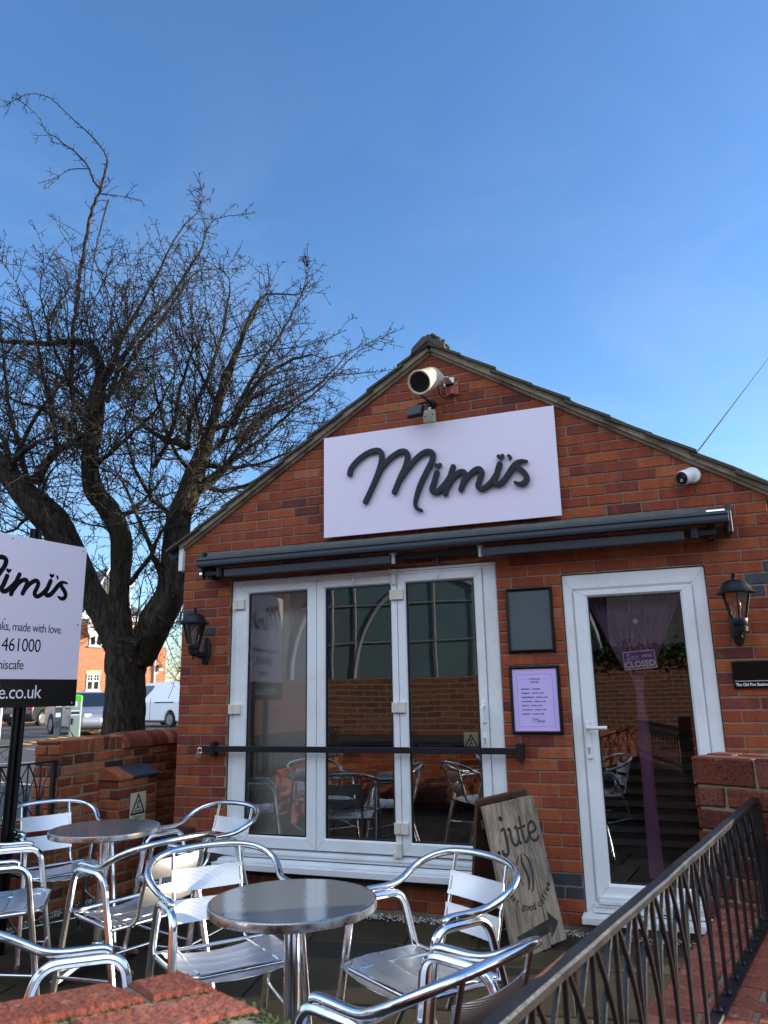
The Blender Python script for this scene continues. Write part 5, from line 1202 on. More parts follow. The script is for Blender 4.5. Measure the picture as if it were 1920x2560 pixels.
# ================================================================== THE BARE TREE
LIMBS = [('T',[(-4.96,1.78,0.71,0.248),(-4.92,1.72,1.0,0.2281),(-4.89,1.68,1.21,0.2182),(-4.83,1.6,1.57,0.2033),(-4.8,1.55,1.82,0.2133),(-4.76,1.53,1.98,0.243),(-4.72,1.51,2.1,0.248)]),('T',[(-4.8,1.54,1.86,0.1785),(-4.87,1.46,2.09,0.1637),(-4.97,1.36,2.33,0.1488),(-5.09,1.26,2.54,0.1339),(-5.2,1.14,2.86,0.1438),(-5.33,1.01,3.18,0.1587),(-5.44,0.93,3.35,0.1686),(-5.61,0.81,3.55,0.1389),(-5.78,0.69,3.78,0.1091),(-5.92,0.58,3.99,0.0893),(-6.06,0.47,4.25,0.0694),(-6.17,0.35,4.55,0.0496)]),('T',[(-4.84,1.5,1.96,0.129),(-4.84,1.45,2.23,0.1292),(-4.83,1.4,2.52,0.1046),(-4.76,1.31,3.01,0.1098),(-4.79,1.26,3.24,0.11),(-4.89,1.19,3.45,0.1052),(-5.01,1.11,3.63,0.1004),(-5.04,1.06,3.87,0.0905),(-5.01,1.02,4.11,0.0856),(-4.97,1.0,4.34,0.0909),(-4.94,0.96,4.58,0.0961),(-4.89,0.94,4.81,0.0608),(-4.88,0.91,4.99,0.0508),(-4.92,0.88,5.13,0.0458),(-4.99,0.85,5.22,0.0408),(-5.17,0.79,5.28,0.0357),(-5.44,0.71,5.26,0.0307),(-5.7,0.63,5.29,0.0256),(-5.96,0.54,5.32,0.0205),(-6.16,0.46,5.41,0.0154)]),('T',[(-4.69,1.58,1.86,0.1785),(-4.53,1.58,2.09,0.1686),(-4.46,1.57,2.24,0.1736),(-4.3,1.56,2.48,0.1587),(-4.24,1.52,2.72,0.1488),(-4.13,1.42,3.29,0.129),(-4.02,1.4,3.51,0.119),(-3.93,1.38,3.74,0.1091),(-3.82,1.36,3.96,0.0843),(-3.72,1.33,4.19,0.0595),(-3.62,1.31,4.45,0.0446),(-3.49,1.28,4.74,0.0347),(-3.34,1.25,5.07,0.0248),(-3.19,1.22,5.41,0.0174),(-3.06,1.22,5.59,0.0099)]),('B',[(-4.27,1.53,2.43,0.0444),(-4.3,1.37,2.74,0.044),(-4.31,1.26,2.89,0.0339),(-4.33,1.13,3.1,0.0289),(-4.37,0.97,3.38,0.0238),(-4.41,0.84,3.58,0.0236),(-4.42,0.73,3.7,0.0188),(-4.39,0.61,3.92,0.0139)]),('B',[(-4.69,1.38,2.64,0.0347),(-4.41,1.32,2.86,0.0294),(-4.18,1.22,3.12,0.0242),(-3.92,1.15,3.37,0.0191),(-3.69,1.03,3.71,0.0141)]),('B',[(-5.53,0.8,3.7,0.0893),(-5.34,0.71,3.84,0.0586),(-5.09,0.64,3.96,0.0482),(-4.83,0.59,4.01,0.0379),(-4.6,0.54,4.07,0.028),(-4.31,0.49,4.16,0.0184),(-4.0,0.43,4.33,0.0136)]),('B',[(-5.61,0.81,3.55,0.0595),(-5.88,0.83,3.92,0.0508),(-6.12,0.89,4.24,0.0417),(-6.34,0.93,4.62,0.032),(-6.5,0.93,5.22,0.0218)]),('B',[(-5.78,0.69,3.78,0.0496),(-5.57,0.59,3.94,0.0439),(-5.23,0.55,4.06,0.0288),(-4.95,0.5,4.08,0.0236),(-4.62,0.44,4.29,0.0163)]),('B',[(-3.96,1.29,4.04,0.0496),(-4.17,1.32,4.14,0.0453),(-4.38,1.35,4.24,0.0358),(-4.59,1.36,4.41,0.0259),(-4.86,1.33,4.65,0.021),(-5.05,1.3,5.01,0.016)]),('B',[(-3.88,1.43,3.61,0.0744),(-3.81,1.48,3.69,0.0648),(-3.71,1.53,3.79,0.0551),(-3.6,1.58,3.92,0.0403),(-3.46,1.64,4.04,0.0304),(-3.23,1.72,4.24,0.0254),(-2.93,1.8,4.52,0.0204),(-2.63,1.89,4.78,0.0154),(-2.38,1.96,5.04,0.0129),(-2.13,2.03,5.26,0.0104),(-1.95,2.12,5.36,0.0052)]),('B',[(-5.01,1.06,4.28,0.0407),(-5.17,0.96,4.51,0.0306),(-5.23,0.9,4.77,0.0307),(-5.21,0.85,5.07,0.0282),(-5.18,0.8,5.38,0.0267),(-5.13,0.76,5.71,0.0257),(-5.09,0.73,5.97,0.0248),(-5.01,0.68,6.37,0.0233),(-4.92,0.64,6.72,0.0223),(-4.81,0.63,6.99,0.0208),(-4.75,0.62,7.2,0.0182),(-4.73,0.62,7.32,0.0157),(-4.78,0.59,7.46,0.0136),(-4.91,0.52,7.65,0.0131),(-5.02,0.46,7.77,0.011),(-5.18,0.39,7.94,0.0105),(-5.3,0.33,8.08,0.0106),(-5.44,0.28,8.16,0.0085),(-5.59,0.24,8.19,0.0085),(-5.72,0.22,8.16,0.0069),(-5.83,0.21,8.13,0.0053)]),('S',[(-4.92,0.75,7.1,0.0148),(-4.99,0.71,7.21,0.0138),(-5.05,0.67,7.38,0.0122),(-5.17,0.6,7.55,0.0112),(-5.3,0.54,7.66,0.0101),(-5.4,0.5,7.76,0.0091),(-5.51,0.46,7.83,0.008),(-5.58,0.41,8.0,0.0064),(-5.68,0.36,8.12,0.0059),(-5.81,0.3,8.24,0.0054)]),('S',[(-5.06,0.69,7.37,0.0085),(-5.24,0.62,7.37,0.0075),(-5.4,0.58,7.28,0.0059)]),('S',[(-4.95,0.8,7.09,0.0096),(-4.81,0.81,7.04,0.0085),(-4.61,0.84,6.98,0.0063)]),('S',[(-4.81,0.77,6.96,0.0095),(-4.87,0.77,6.69,0.0105),(-4.93,0.77,6.37,0.0104),(-4.97,0.78,6.08,0.0104),(-5.01,0.81,5.69,0.0103)]),('B',[(-4.94,0.9,4.57,0.0301),(-4.63,0.92,5.23,0.0253),(-4.26,0.95,5.9,0.0204),(-3.99,0.98,6.45,0.0154),(-3.77,1.06,6.76,0.0104),(-3.77,1.06,7.01,0.0063)]),('B',[(-4.79,0.96,4.56,0.0301),(-4.67,0.99,4.99,0.0305),(-4.43,1.05,5.46,0.0256),(-4.2,1.15,5.76,0.0233),(-3.87,1.22,6.33,0.0209),(-3.81,1.26,6.62,0.0159),(-3.73,1.34,6.8,0.0107),(-3.46,1.51,6.9,0.0065)]),('B',[(-4.69,0.97,4.65,0.0301),(-4.54,1.06,5.14,0.0256),(-4.29,1.2,5.59,0.0219),(-4.02,1.32,6.12,0.0169),(-3.82,1.51,6.27,0.0108),(-3.69,1.7,6.34,0.0066)]),('B',[(-3.92,1.45,3.9,0.0452),(-3.81,1.47,4.33,0.0457),(-3.59,1.46,5.0,0.0359),(-3.33,1.51,5.55,0.0259),(-3.21,1.57,5.83,0.0209),(-2.86,1.77,5.89,0.0158),(-2.78,1.79,6.25,0.0107)]),('B',[(-3.69,1.48,4.09,0.0352),(-3.42,1.45,4.54,0.0301),(-3.12,1.43,4.98,0.025),(-2.88,1.42,5.3,0.02),(-2.64,1.38,5.69,0.015),(-2.58,1.33,5.94,0.0075)]),('B',[(-3.59,1.56,3.92,0.0352),(-3.38,1.65,4.33,0.0305),(-3.16,1.8,4.55,0.0258),(-2.81,1.98,4.79,0.0209),(-2.57,2.11,5.09,0.0159),(-2.44,2.23,5.3,0.0134),(-2.09,2.42,5.5,0.0065)]),('B',[(-4.01,1.36,4.1,0.0352),(-3.97,1.37,4.46,0.0304),(-3.7,1.38,5.13,0.0256),(-3.56,1.36,5.74,0.0207),(-3.59,1.36,6.04,0.013),(-3.86,1.29,6.27,0.0079)]),('B',[(-3.55,1.49,4.24,0.0301),(-3.29,1.48,4.67,0.0301),(-3.07,1.5,4.86,0.0301),(-2.71,1.59,5.01,0.0251),(-2.53,1.67,4.97,0.01)]),('B',[(-4.39,1.28,3.86,0.0301),(-4.19,1.27,4.18,0.0301),(-3.98,1.18,4.8,0.0251),(-3.84,1.13,5.18,0.02),(-3.83,1.03,5.55,0.01)]),('B',[(-4.88,0.97,4.41,0.0301),(-5.06,0.68,4.71,0.0247),(-5.26,0.42,4.84,0.0194),(-5.42,0.2,4.93,0.0143),(-5.52,0.01,4.97,0.0094)]),('B',[(-4.98,1.0,4.12,0.0301),(-5.36,0.84,4.44,0.0303),(-5.72,0.72,4.61,0.0254),(-6.04,0.62,4.74,0.0205)]),('B',[(-5.68,0.87,3.65,0.0402),(-5.76,0.75,4.15,0.0303),(-5.85,0.66,4.55,0.0253),(-5.88,0.58,4.97,0.0204),(-5.91,0.48,5.48,0.0153),(-5.94,0.37,6.0,0.0103),(-5.89,0.35,6.32,0.0062)]),('B',[(-5.34,0.89,4.07,0.0301),(-5.21,0.6,4.44,0.0244),(-5.1,0.34,4.73,0.019),(-4.98,0.05,5.09,0.0139),(-4.91,-0.22,5.33,0.009),(-4.89,-0.48,5.48,0.0065)]),('B',[(-5.13,0.8,4.71,0.0251),(-5.15,0.54,5.04,0.0197),(-5.1,0.33,5.3,0.0145),(-5.02,0.13,5.55,0.0119),(-4.77,-0.0,5.76,0.007)]),('B',[(-5.79,0.74,3.99,0.0301),(-5.45,0.66,4.39,0.0248),(-5.11,0.61,4.69,0.0196),(-4.79,0.55,4.97,0.0146),(-4.42,0.53,5.21,0.0096),(-4.03,0.41,5.8,0.0071)]),('B',[(-3.98,1.47,3.71,0.0352),(-3.81,1.67,3.63,0.0305),(-3.52,1.86,3.73,0.0257),(-3.26,2.02,3.93,0.0208),(-2.99,2.16,4.21,0.0158),(-2.6,2.32,4.55,0.008)]),('B',[(-3.88,1.46,3.9,0.0352),(-3.57,1.73,3.89,0.0255),(-3.23,1.96,4.04,0.0208),(-2.93,2.16,4.26,0.0158),(-2.69,2.27,4.71,0.008)]),('B',[(-5.03,1.05,3.87,0.0352),(-4.7,0.97,3.97,0.0295),(-4.34,0.89,4.15,0.0241),(-4.0,0.8,4.32,0.0189),(-3.69,0.66,4.62,0.0139),(-3.4,0.52,4.9,0.0091)]),('B',[(-5.0,1.0,4.1,0.0352),(-5.27,0.98,4.15,0.0254),(-5.59,0.99,3.98,0.0205),(-5.9,0.97,3.96,0.0155),(-6.22,0.96,3.89,0.0104)]),('B',[(-4.19,1.5,3.32,0.0352),(-4.3,1.2,3.47,0.0294),(-4.32,0.9,3.75,0.0239),(-4.24,0.62,4.09,0.0186),(-4.03,0.4,4.37,0.0136)]),('B',[(-3.98,1.46,3.77,0.0352),(-4.01,1.16,3.94,0.0244),(-3.98,0.86,4.24,0.019),(-3.89,0.56,4.61,0.0138),(-3.67,0.31,4.95,0.009),(-3.55,0.05,5.18,0.0052)]),('B',[(-4.9,1.2,3.45,0.0301),(-4.83,1.48,3.44,0.0258),(-4.7,1.7,3.74,0.0212),(-4.62,1.92,3.96,0.0163),(-4.43,2.33,3.58,0.0112)]),('B',[(-5.51,1.0,3.37,0.0352),(-5.56,0.78,3.3,0.0245),(-5.59,0.59,3.12,0.0191),(-5.59,0.36,3.12,0.0139)]),('B',[(-5.4,1.09,3.2,0.0301),(-5.4,0.79,3.49,0.0245),(-5.13,0.61,3.72,0.0191),(-4.75,0.5,3.83,0.0139)]),('B',[(-4.58,1.36,1.8,0.0192),(-4.75,1.35,1.98,0.0146),(-4.93,1.33,2.15,0.0118),(-5.13,1.33,2.23,0.0099),(-5.35,1.34,2.22,0.006)]),('B',[(-4.54,1.34,1.97,0.0192),(-4.5,1.43,2.06,0.0146),(-4.37,1.56,2.12,0.0118),(-4.2,1.69,2.24,0.007)]),('B',[(-4.66,1.28,2.02,0.0168),(-4.73,1.19,2.18,0.0144),(-4.76,1.1,2.41,0.0124),(-4.88,0.97,2.64,0.0095),(-4.93,0.86,2.92,0.0076)]),('B',[(-4.54,1.31,2.07,0.0144),(-4.55,1.37,2.28,0.0117),(-4.55,1.41,2.58,0.0099),(-4.53,1.46,2.88,0.007)]),('B',[(-4.28,1.35,2.27,0.0144),(-4.18,1.45,2.17,0.0106),(-4.1,1.5,2.27,0.0068)]),('B',[(-3.78,1.42,4.22,0.0251),(-3.55,1.57,4.43,0.0204),(-3.34,1.7,4.71,0.0155),(-3.08,1.87,4.91,0.0126),(-2.83,2.05,5.05,0.008)]),('B',[(-3.67,1.39,4.49,0.0251),(-3.7,1.15,4.72,0.0197),(-3.75,0.87,5.03,0.0145),(-3.67,0.64,5.37,0.0095),(-3.41,0.48,5.69,0.006)]),('B',[(-4.9,0.92,4.55,0.0251),(-4.89,1.1,5.01,0.0207),(-4.87,1.26,5.54,0.0161),(-4.89,1.4,6.09,0.0121),(-4.94,1.49,6.83,0.008)]),('B',[(-5.32,0.6,5.19,0.0201),(-5.38,0.66,5.58,0.0154),(-5.28,0.78,5.96,0.0115),(-5.46,0.79,6.36,0.0075)]),('B',[(-4.61,0.92,4.95,0.0201),(-4.91,1.07,5.57,0.0158),(-5.06,1.27,6.17,0.011),(-5.32,1.45,6.71,0.0069)])]
rt = random.Random(21)
def rdir(): 
    while True:
        v = Vector((rt.uniform(-1, 1), rt.uniform(-1, 1), rt.uniform(-1, 1)))
        if .05 < v.length < 1: return v.normalized()
tr = thing('bare_tree', 'gnarled bare winter tree with forked dark trunk beside the cafe', 'tree', (-4.9, 1.7, .1))
mbT, mbC = MB(), MB()
SEG = []
for kind, pts in LIMBS:
    P3 = catmull([(x, y, z) for x, y, z, r in pts], 5); Rr = catmull([(r, 0, 0) for x, y, z, r in pts], 5); rs = [max(.002, v.x) for v in Rr]
    if kind == 'T':     # gnarled: lumpy ring radii
        rs = [r * (1 + rt.uniform(-.035, .035)) for r in rs]
        ns = 44; ph = [rt.uniform(0, 6.28) for _ in range(6)]; o_ = len(mbT.v); mbT.tube(P3, rs, ns)
        for i in range(len(P3)):               # furrowed bark: upright ridges that wander and merge
            for j in range(ns):
                a = 2 * PI * j / ns; w = i * .22
                rg = math.sin(7 * a + ph[0] + .9 * math.sin(w + ph[1])) + .7 * math.sin(12 * a + ph[2] + 1.3 * math.sin(.7 * w + ph[3])) + .5 * math.sin(19 * a + ph[4] + w) + rt.uniform(-.5, .5)
                v = Vector(mbT.v[o_ + i * ns + j]); mbT.v[o_ + i * ns + j] = tuple(P3[i] + (v - P3[i]) * (1 + .028 * rg))
        SEG.append((P3, rs, 1.0, .35))
    else:
        P3 = [p + rdir() * min(.014, r * .4) for p, r in zip(P3, rs)]; kk_ = len(rs) - 1; rs = [max(.0034, r * .82 * (1 - .72 * (i / kk_) ** 2)) for i, r in enumerate(rs)]
        (mbT if rs[0] > .055 else mbC).tube(P3, [r * 1.05 for r in rs], 9 if rs[0] > .03 else 6)
        SEG.append((P3, rs, 1.0, 1.0))
def spur(a, t, k=1):
    for _ in range(k):
        side = rdir(); d = (t * rt.uniform(.1, .8) + (side - t * side.dot(t)).normalized()).normalized(); L_ = rt.uniform(.022, .07); b = a + d * L_ * .55; c = b + (d + rdir() * .6).normalized() * L_ * .5
        mbC.tube([a, b, c], [.0036, .0029, .0036], 3, cap=False)
        if rt.random() < .35: mbC.tube([b, b + (d + rdir()).normalized() * L_ * .5], [.0026, .003], 3, cap=False)
def grow(p, d, ln, r, lvl, wig=.17):
    n = max(4, int(ln / .085)); pts = [p.copy()]; q = p.copy(); dd = d.copy(); st = ln / n
    for i in range(n):
        dd = (dd + rdir() * wig + Vector((0, 0, .035))).normalized(); q = q + dd * st; pts.append(q.copy())
        if q.x > -2.95 and q.y > -.3 and q.z < 4.0 - abs(q.x + .857) * .63 + .5: break
        if q.z < 1.3: break
    k = len(pts)
    if k < 2: return
    rs = [max(.0031, r * (1 - .62 * i / (k - 1))) for i in range(k)]
    mbC.tube(pts, rs, 4 if lvl == 1 else 3, cap=False)
    for j in range(int(ln / .06)):
        f = rt.uniform(.05, 1) * (k - 1); i = min(int(f), k - 2); spur(pts[i].lerp(pts[i + 1], f - i), (pts[i + 1] - pts[i]).normalized())
    if lvl >= 2: return
    for j in range(int(ln / .17)):
        f = rt.uniform(.1, .95) * (k - 1); i = min(int(f), k - 2); a = pts[i].lerp(pts[i + 1], f - i); t = (pts[i + 1] - pts[i]).normalized()
        side = rdir(); side = (side - t * side.dot(t)).normalized(); grow(a, (t * rt.uniform(.4, 1.1) + side).normalized(), ln * rt.uniform(.25, .55), max(.0037, rs[i] * .68), lvl + 1, .2)
for P3, rs, w0, w1 in SEG:
    t = (P3[-1] - P3[-2]).normalized()
    for k in range(4): grow(P3[-2] if k else P3[-1], (t + rdir() * (.75 if k else .15)).normalized(), rt.uniform(.08, .26), .0042, 2, .12)
    for i in range(len(P3) - 1):
        L_ = (P3[i + 1] - P3[i]).length; r = rs[i]; t = (P3[i + 1] - P3[i]).normalized(); z = P3[i].z
        if z < 1.9: continue
        lead = z > 6.1 and P3[i].x < -4.2
        if r < .03:
            for k in range(int(L_ * 16 + rt.random())): spur(P3[i].lerp(P3[i + 1], rt.random()) , t)
        dens = 8.0 if r < .012 else (10 if r < .05 else (13.0 if r < .11 else 16.0))
        if z < 2.9: dens *= .6
        if lead: dens *= .55
        c = L_ * dens; n = int(c) + (1 if rt.random() < c - int(c) else 0)
        for k in range(n):
            a = P3[i].lerp(P3[i + 1], rt.random()); side = rdir(); side = (side - t * side.dot(t)).normalized()
            hi = max(0, min(1, (z - 4.6) / 1.8))
            if lead: ln = rt.uniform(.05, .2)
            elif r < .008: ln = rt.uniform(.15, .42)
            elif r < .02: ln = rt.uniform(.2, .9 - .4 * hi)
            elif z < 3: ln = rt.uniform(.3, .9)
            else: ln = rt.uniform(.3, 1.5 - .8 * hi)
            grow(a + side * r * .8, (t * rt.uniform(.5, 1.3) + side + Vector((0, 0, .1))).normalized(), ln, min(.009, max(.0046, ln * .0085)), 1)
mbT.build('trunk', M['bark'], tr, smooth=70)
mbC.build('crown', M['twig'], tr)
mb = MB()       # evergreen clumps (mistletoe) lodged in the crown
for cx, cy, cz, rr_, n in ((-4.45, 1.9, 4.62, .34, 900), (-5.75, 1.55, 4.45, .32, 700), (-4.9, 1.5, 4.9, .25, 420), (-3.6, 1.9, 4.3, .2, 260)):
    for i in range(n):
        d = rdir(); p = Vector((cx, cy, cz)) + d * rr_ * rt.random() ** .5 * Vector((1.25, 1, .8)).length / 1.79
        u = rdir(); v = u.orthogonal().normalized(); s = rt.uniform(.015, .03)
        mb.add([p - u * s, p + v * s * .4, p + u * s, p - v * s * .4], [(0, 1, 2, 3)], 0, rt.random())
mb.build('mistletoe', M['mistle'], tr)

def far_tree(nm, lb, x, y, h, seed, mat, spread=.5, n1=26, n2=13, r0=.16, base=.3, tw=.011, group='bare trees beyond the car park'):
    r_ = random.Random(seed)
    t = thing(nm, lb, 'tree', (x, y, .2), 0, group)
    mbt, mbc = MB(), MB()
    def rd():
        return Vector((r_.gauss(0, 1), r_.gauss(0, 1), r_.gauss(0, 1))).normalized()
    tp = [Vector((0, 0, 0))]
    for i in range(8): tp.append(tp[-1] + Vector((r_.uniform(-.07, .07) * h / 8, r_.uniform(-.07, .07) * h / 8, h * .85 / 8)))
    mbt.tube(tp, [r0 * (1 - .85 * i / 8) for i in range(9)], 8)
    for i in range(n1):
        f = r_.uniform(base, 1) * 8; k = min(int(f), 7); a = tp[k].lerp(tp[k + 1], f - k); an = r_.uniform(0, 6.283)
        d = Vector((math.cos(an), math.sin(an), r_.uniform(.2, 1.0))).normalized(); L_ = h * spread * (1.1 - f / 8 * .75) * r_.uniform(.6, 1.1)
        pts = [a]; dd = d
        for j in range(7): dd = (dd + rd() * .22 + Vector((0, 0, .08))).normalized(); pts.append(pts[-1] + dd * L_ / 7)
        mbc.tube(pts, [max(tw, r0 * .3 * (1 - j / 7)) for j in range(8)], 4, tone=r_.random())
        for q in range(n2):
            g = r_.uniform(.15, 1) * 7; kk = min(int(g), 6); b = pts[kk].lerp(pts[kk + 1], g - kk); e = (rd() + dd * .8 + Vector((0, 0, .2))).normalized(); p2 = [b]
            for j in range(4): e = (e + rd() * .3).normalized(); p2.append(p2[-1] + e * L_ * .09)
            tn = r_.random(); mbc.tube(p2, [tw, tw * .9, tw * .8, tw * .7, tw * .6], 3, cap=False, tone=tn)
            for w in range(5):
                c = p2[r_.randrange(1, 5)]; e2 = (rd() + e).normalized(); mbc.tube([c, c + e2 * L_ * .05, c + (e2 + rd() * .4).normalized() * L_ * .11], [tw * .7, tw * .6, tw * .5], 3, cap=False, tone=tn)
    mbt.build('trunk', M['bark'], t, local=True, smooth=60); mbc.build('crown', mat, t, local=True)
    return t
far_tree('willow_tree', 'olive twigged willow filling the gap between brick house and cafe', -23.4, 31.5, 8.2, 3, M['willow'], .42, 60, 22, .2, .05, .013)
far_tree('far_bare_tree', 'tall pale bare tree rising behind the brick house roof', -33, 46, 15, 5, M['grey_twig'], .34, 50, 16, .25, .25, .016)
far_tree('far_bare_tree', 'slender pale bare tree between the house roof and the cafe eaves', -27, 44, 14, 8, M['grey_twig'], .3, 46, 16, .22, .25, .016)
far_tree('far_bare_tree', 'bare tree far left behind the pink board', -48, 40, 13, 9, M['grey_twig'], .38, 46, 14, .25, .2, .018)
# straggly shrub stems by the iron fence
def shrub(lb, x, y, z, n, seed, hh):
    r_ = random.Random(seed); t = thing('straggly_shrub', lb, 'shrub', (x, y, z), 0, 'thorny shrubs along the boundary wall'); mb = MB(); ml = MB()
    for i in range(n):
        p = Vector((r_.uniform(-.1, .1), r_.uniform(-.25, .25), 0)); d = Vector((r_.uniform(-.3, .3), r_.uniform(-.8, .8), 1)).normalized(); pts = [p]
        for j in range(9): d = (d + Vector((r_.gauss(0, .25), r_.gauss(0, .3), r_.gauss(0, .15)))).normalized(); pts.append(pts[-1] + d * hh / 9)
        mb.tube(pts, [.006 - .0004 * j for j in range(10)], 5)
        for j in range(16):
            k = r_.randrange(2, 9); a = pts[k]; e = Vector((r_.gauss(0, 1), r_.gauss(0, 1), r_.gauss(0, 1))).normalized(); b = a + e * r_.uniform(.03, .09); mb.tube([a, b], [.003, .0015], 3)
            for w in range(3):
                u = Vector((r_.gauss(0, 1), r_.gauss(0, 1), r_.gauss(0, 1))).normalized(); v = u.orthogonal().normalized(); s = r_.uniform(.007, .013); ml.add([b, b + u * s + v * s * .4, b + u * s * 2, b + u * s - v * s * .4], [(0, 1, 2, 3)], 0, r_.random() * .4)
    mb.build('stems', M['bark'], t, local=True); ml.build('leaves', M['leaf'], t, local=True)
shrub('straggly leafless shrub rising behind the black fence and brick pier', -4.1, -.75, .2, 6, 2, 1.5)
shrub('low thorny sprig above the half round coping in front of the van', -4.3, .95, .3, 2, 7, 1.15)

# ================================================================== CAR PARK
def wheel(x, y, r, w, parent, spokes=10, side=1):
    mb = MB(); Fw_ = frame((x, y, r), (1, 0, 0), (0, 0, 1)) if side < 0 else frame((x, y, r), (-1, 0, 0), (0, 0, 1))
    mb.lathe([(r * .66, -w * .1), (r * .68, .0), (r * .92, .01), (r, -.02), (r, -w + .02), (r * .9, -w), (r * .5, -w)], Fw_, 28); wh = mb.build('wheel', M['tyre'], parent, local=True, smooth=40)
    wh.location = (0, 0, 0)
    mb = MB(); mb.lathe([(r * .67, .002), (r * .63, .006), (r * .60, -.02)], Fw_, 28)
    for k in range(spokes):
        a = 2 * PI * k / spokes; b = a + .10
        for da in (0,): mb.prism([(math.cos(a - .12) * r * .12, math.sin(a - .12) * r * .12), (math.cos(a - .05) * r * .64, math.sin(a - .05) * r * .64), (math.cos(a + .10) * r * .64, math.sin(a + .10) * r * .64), (math.cos(a + .3) * r * .12, math.sin(a + .3) * r * .12)], Fw_, -.03, .004 + .0004 * k)
    mb.lathe([(r * .16, .0), (r * .14, .012), (.001, .014)], Fw_, 14)
    mb.build('rim', M['alloy'], wh, local=True, smooth=30)
    mb = MB(); mb.lathe([(r * .66, -.05), (.001, -.05)], Fw_, 20); mb.build('hub_shadow', M['gasket'], wh, local=True)
def car(nm, lb, paint, x, y, z, hd, prof, roof, belt, L_, hw=.87, wb=1.3, wr=.315, win=True, plate=None, cat='car', group='cars parked in the car park', sills=True, spokes=10):
    t = thing(nm, lb, cat, (x, y, z), hd, group)
    fx, rx = wb, -wb * .98
    pl = []
    lo = .24
    def arch(cx): return [(cx - math.cos(a) * (wr + .06), lo + .02 + max(0, math.sin(a)) * (wr + .12)) for a in [PI * k / 10 for k in range(11)]]
    pl = [(rx - wr - .2, lo)] + arch(rx) + arch(fx) + prof
    mb = MB(); Fb_ = frame((0, hw, 0), (1, 0, 0), (0, 0, 1))
    mb.prism(pl, Fb_, 0, 2 * hw); bd = mb.build('body', paint, t, local=True, bevel=.055, seg=3, smooth=50)
    # cabin: tapered from belt line to roof
    (bf, br, bz0, bz1), (rf, rr, rz) = belt, roof; hb, ht = hw - .045, hw - .25
    vs = [(bf, -hb, bz0), (br, -hb, bz1), (br, hb, bz1), (bf, hb, bz0), (rf, -ht, rz - .02), (rr, -ht, rz - .03), (rr, ht, rz - .03), (rf, ht, rz - .02), ((rf + rr) / 2, -ht * .8, rz + .02), ((rf + rr) / 2, ht * .8, rz + .02)]
    mb = MB(); mb.add(vs, [(0, 1, 5, 8, 4), (2, 3, 7, 9, 6), (3, 0, 4, 7), (1, 2, 6, 5), (4, 8, 9, 7), (8, 5, 6, 9)]); mb.build('cabin', paint, t, local=True, bevel=.05, seg=3, smooth=60)
    def quad(a, b, c, d, i0, i1, j0, j1, nm_, mat, off):
        a, b, c, d = map(Vector, (a, b, c, d))
        pt = lambda u, v: (a * (1 - u) + b * u) * (1 - v) + (d * (1 - u) + c * u) * v
        q = [pt(i0, j0), pt(i1, j0), pt(i1, j1), pt(i0, j1)]; n_ = (q[1] - q[0]).cross(q[3] - q[0]).normalized()
        if n_.dot(Vector(off)) < 0: n_ = -n_
        mb = MB(); mb.add([p + n_ * .006 for p in q], [(0, 1, 2, 3)]); return mb.build(nm_, mat, t, local=True)
    quad(vs[3], vs[0], vs[4], vs[7], .06, .94, .10, .95, 'windscreen', M['car_glass'], (1, 0, .3))
    if win:
        quad(vs[1], vs[2], vs[6], vs[5], .08, .92, .18, .9, 'rear_window', M['car_glass'], (-1, 0, .3))
        for s_, (A, B, C_, D_) in ((-1, (vs[0], vs[1], vs[5], vs[4])), (1, (vs[3], vs[2], vs[6], vs[7]))):
            quad(A, B, C_, D_, .12, .50, .08, .80, 'side_window', M['car_glass'], (0, s_, .2)); quad(A, B, C_, D_, .54, .88, .14, .80, 'side_window', M['car_glass'], (0, s_, .2))
    else:
        for s_, (A, B, C_, D_) in ((-1, (vs[0], vs[1], vs[5], vs[4])), (1, (vs[3], vs[2], vs[6], vs[7]))): quad(A, B, C_, D_, .055, .25, .06, .86, 'side_window', M['car_glass'], (0, s_, .2))
    for s_ in (-1, 1):
        wheel(fx, s_ * hw, wr, .2, t, spokes, s_); wheel(rx, s_ * hw, wr, .2, t, spokes, s_)
        mb = MB(); mb.box((bf - .45, s_ * (hw + .10), bz0 + .06), (.10, .2, .13)); mb.build('wing_mirror', paint, t, local=True, bevel=.04, smooth=60)
        for k, hx in enumerate((.15, -.75) if win else (.42,)):
            mb = MB(); mb.box((hx, s_ * (hw + .012), bz0 - .1), (.17, .02, .03)); mb.build('door_handle', paint if win else M['gasket'], t, local=True, bevel=.006)
        mb = MB(); mb.box((prof[1][0] - .16, s_ * (hw - .19), .68), (.28, .3, .13), Euler((0, 0, s_ * -.25)).to_matrix()); mb.build('headlight', M['head_glass'], t, local=True, bevel=.03)
        mb = MB(); mb.box((-L_ / 2 + .04, s_ * (hw - .12), .83), (.1, .24, .14)); mb.build('tail_light', M['tail_red'], t, local=True, bevel=.02)
    mb = MB(); mb.box((0, 0, .3), (L_ - .5, hw * 2 - .12, .2)); mb.build('underside', M['gasket'], t, local=True)
    for s_, e in ((1, L_ / 2 - .012), (-1, -L_ / 2 + .012)):
        mb = MB(); mb.box((e + s_ * .012, 0, .52), (.03, .52, .11)); p_ = mb.build('number_plate', M['plate_yellow'] if s_ < 0 else M['white_print'], t, local=True)
        if plate and s_ < 0:
            mb = MB(); text(mb, plate, frame((e - .0285, 0, .485), (0, -1, 0), (0, 0, 1)), .1, 'CENTER', 1, .8, .001); mb.build('plate_text', M['black_print'], p_, local=True)
    return t
HATCH = [(1.95, .24), (2.08, .34), (2.10, .55), (2.0, .72), (1.35, .93), (-1.95, 1.0), (-2.06, .85), (-2.10, .5), (-2.02, .3)]
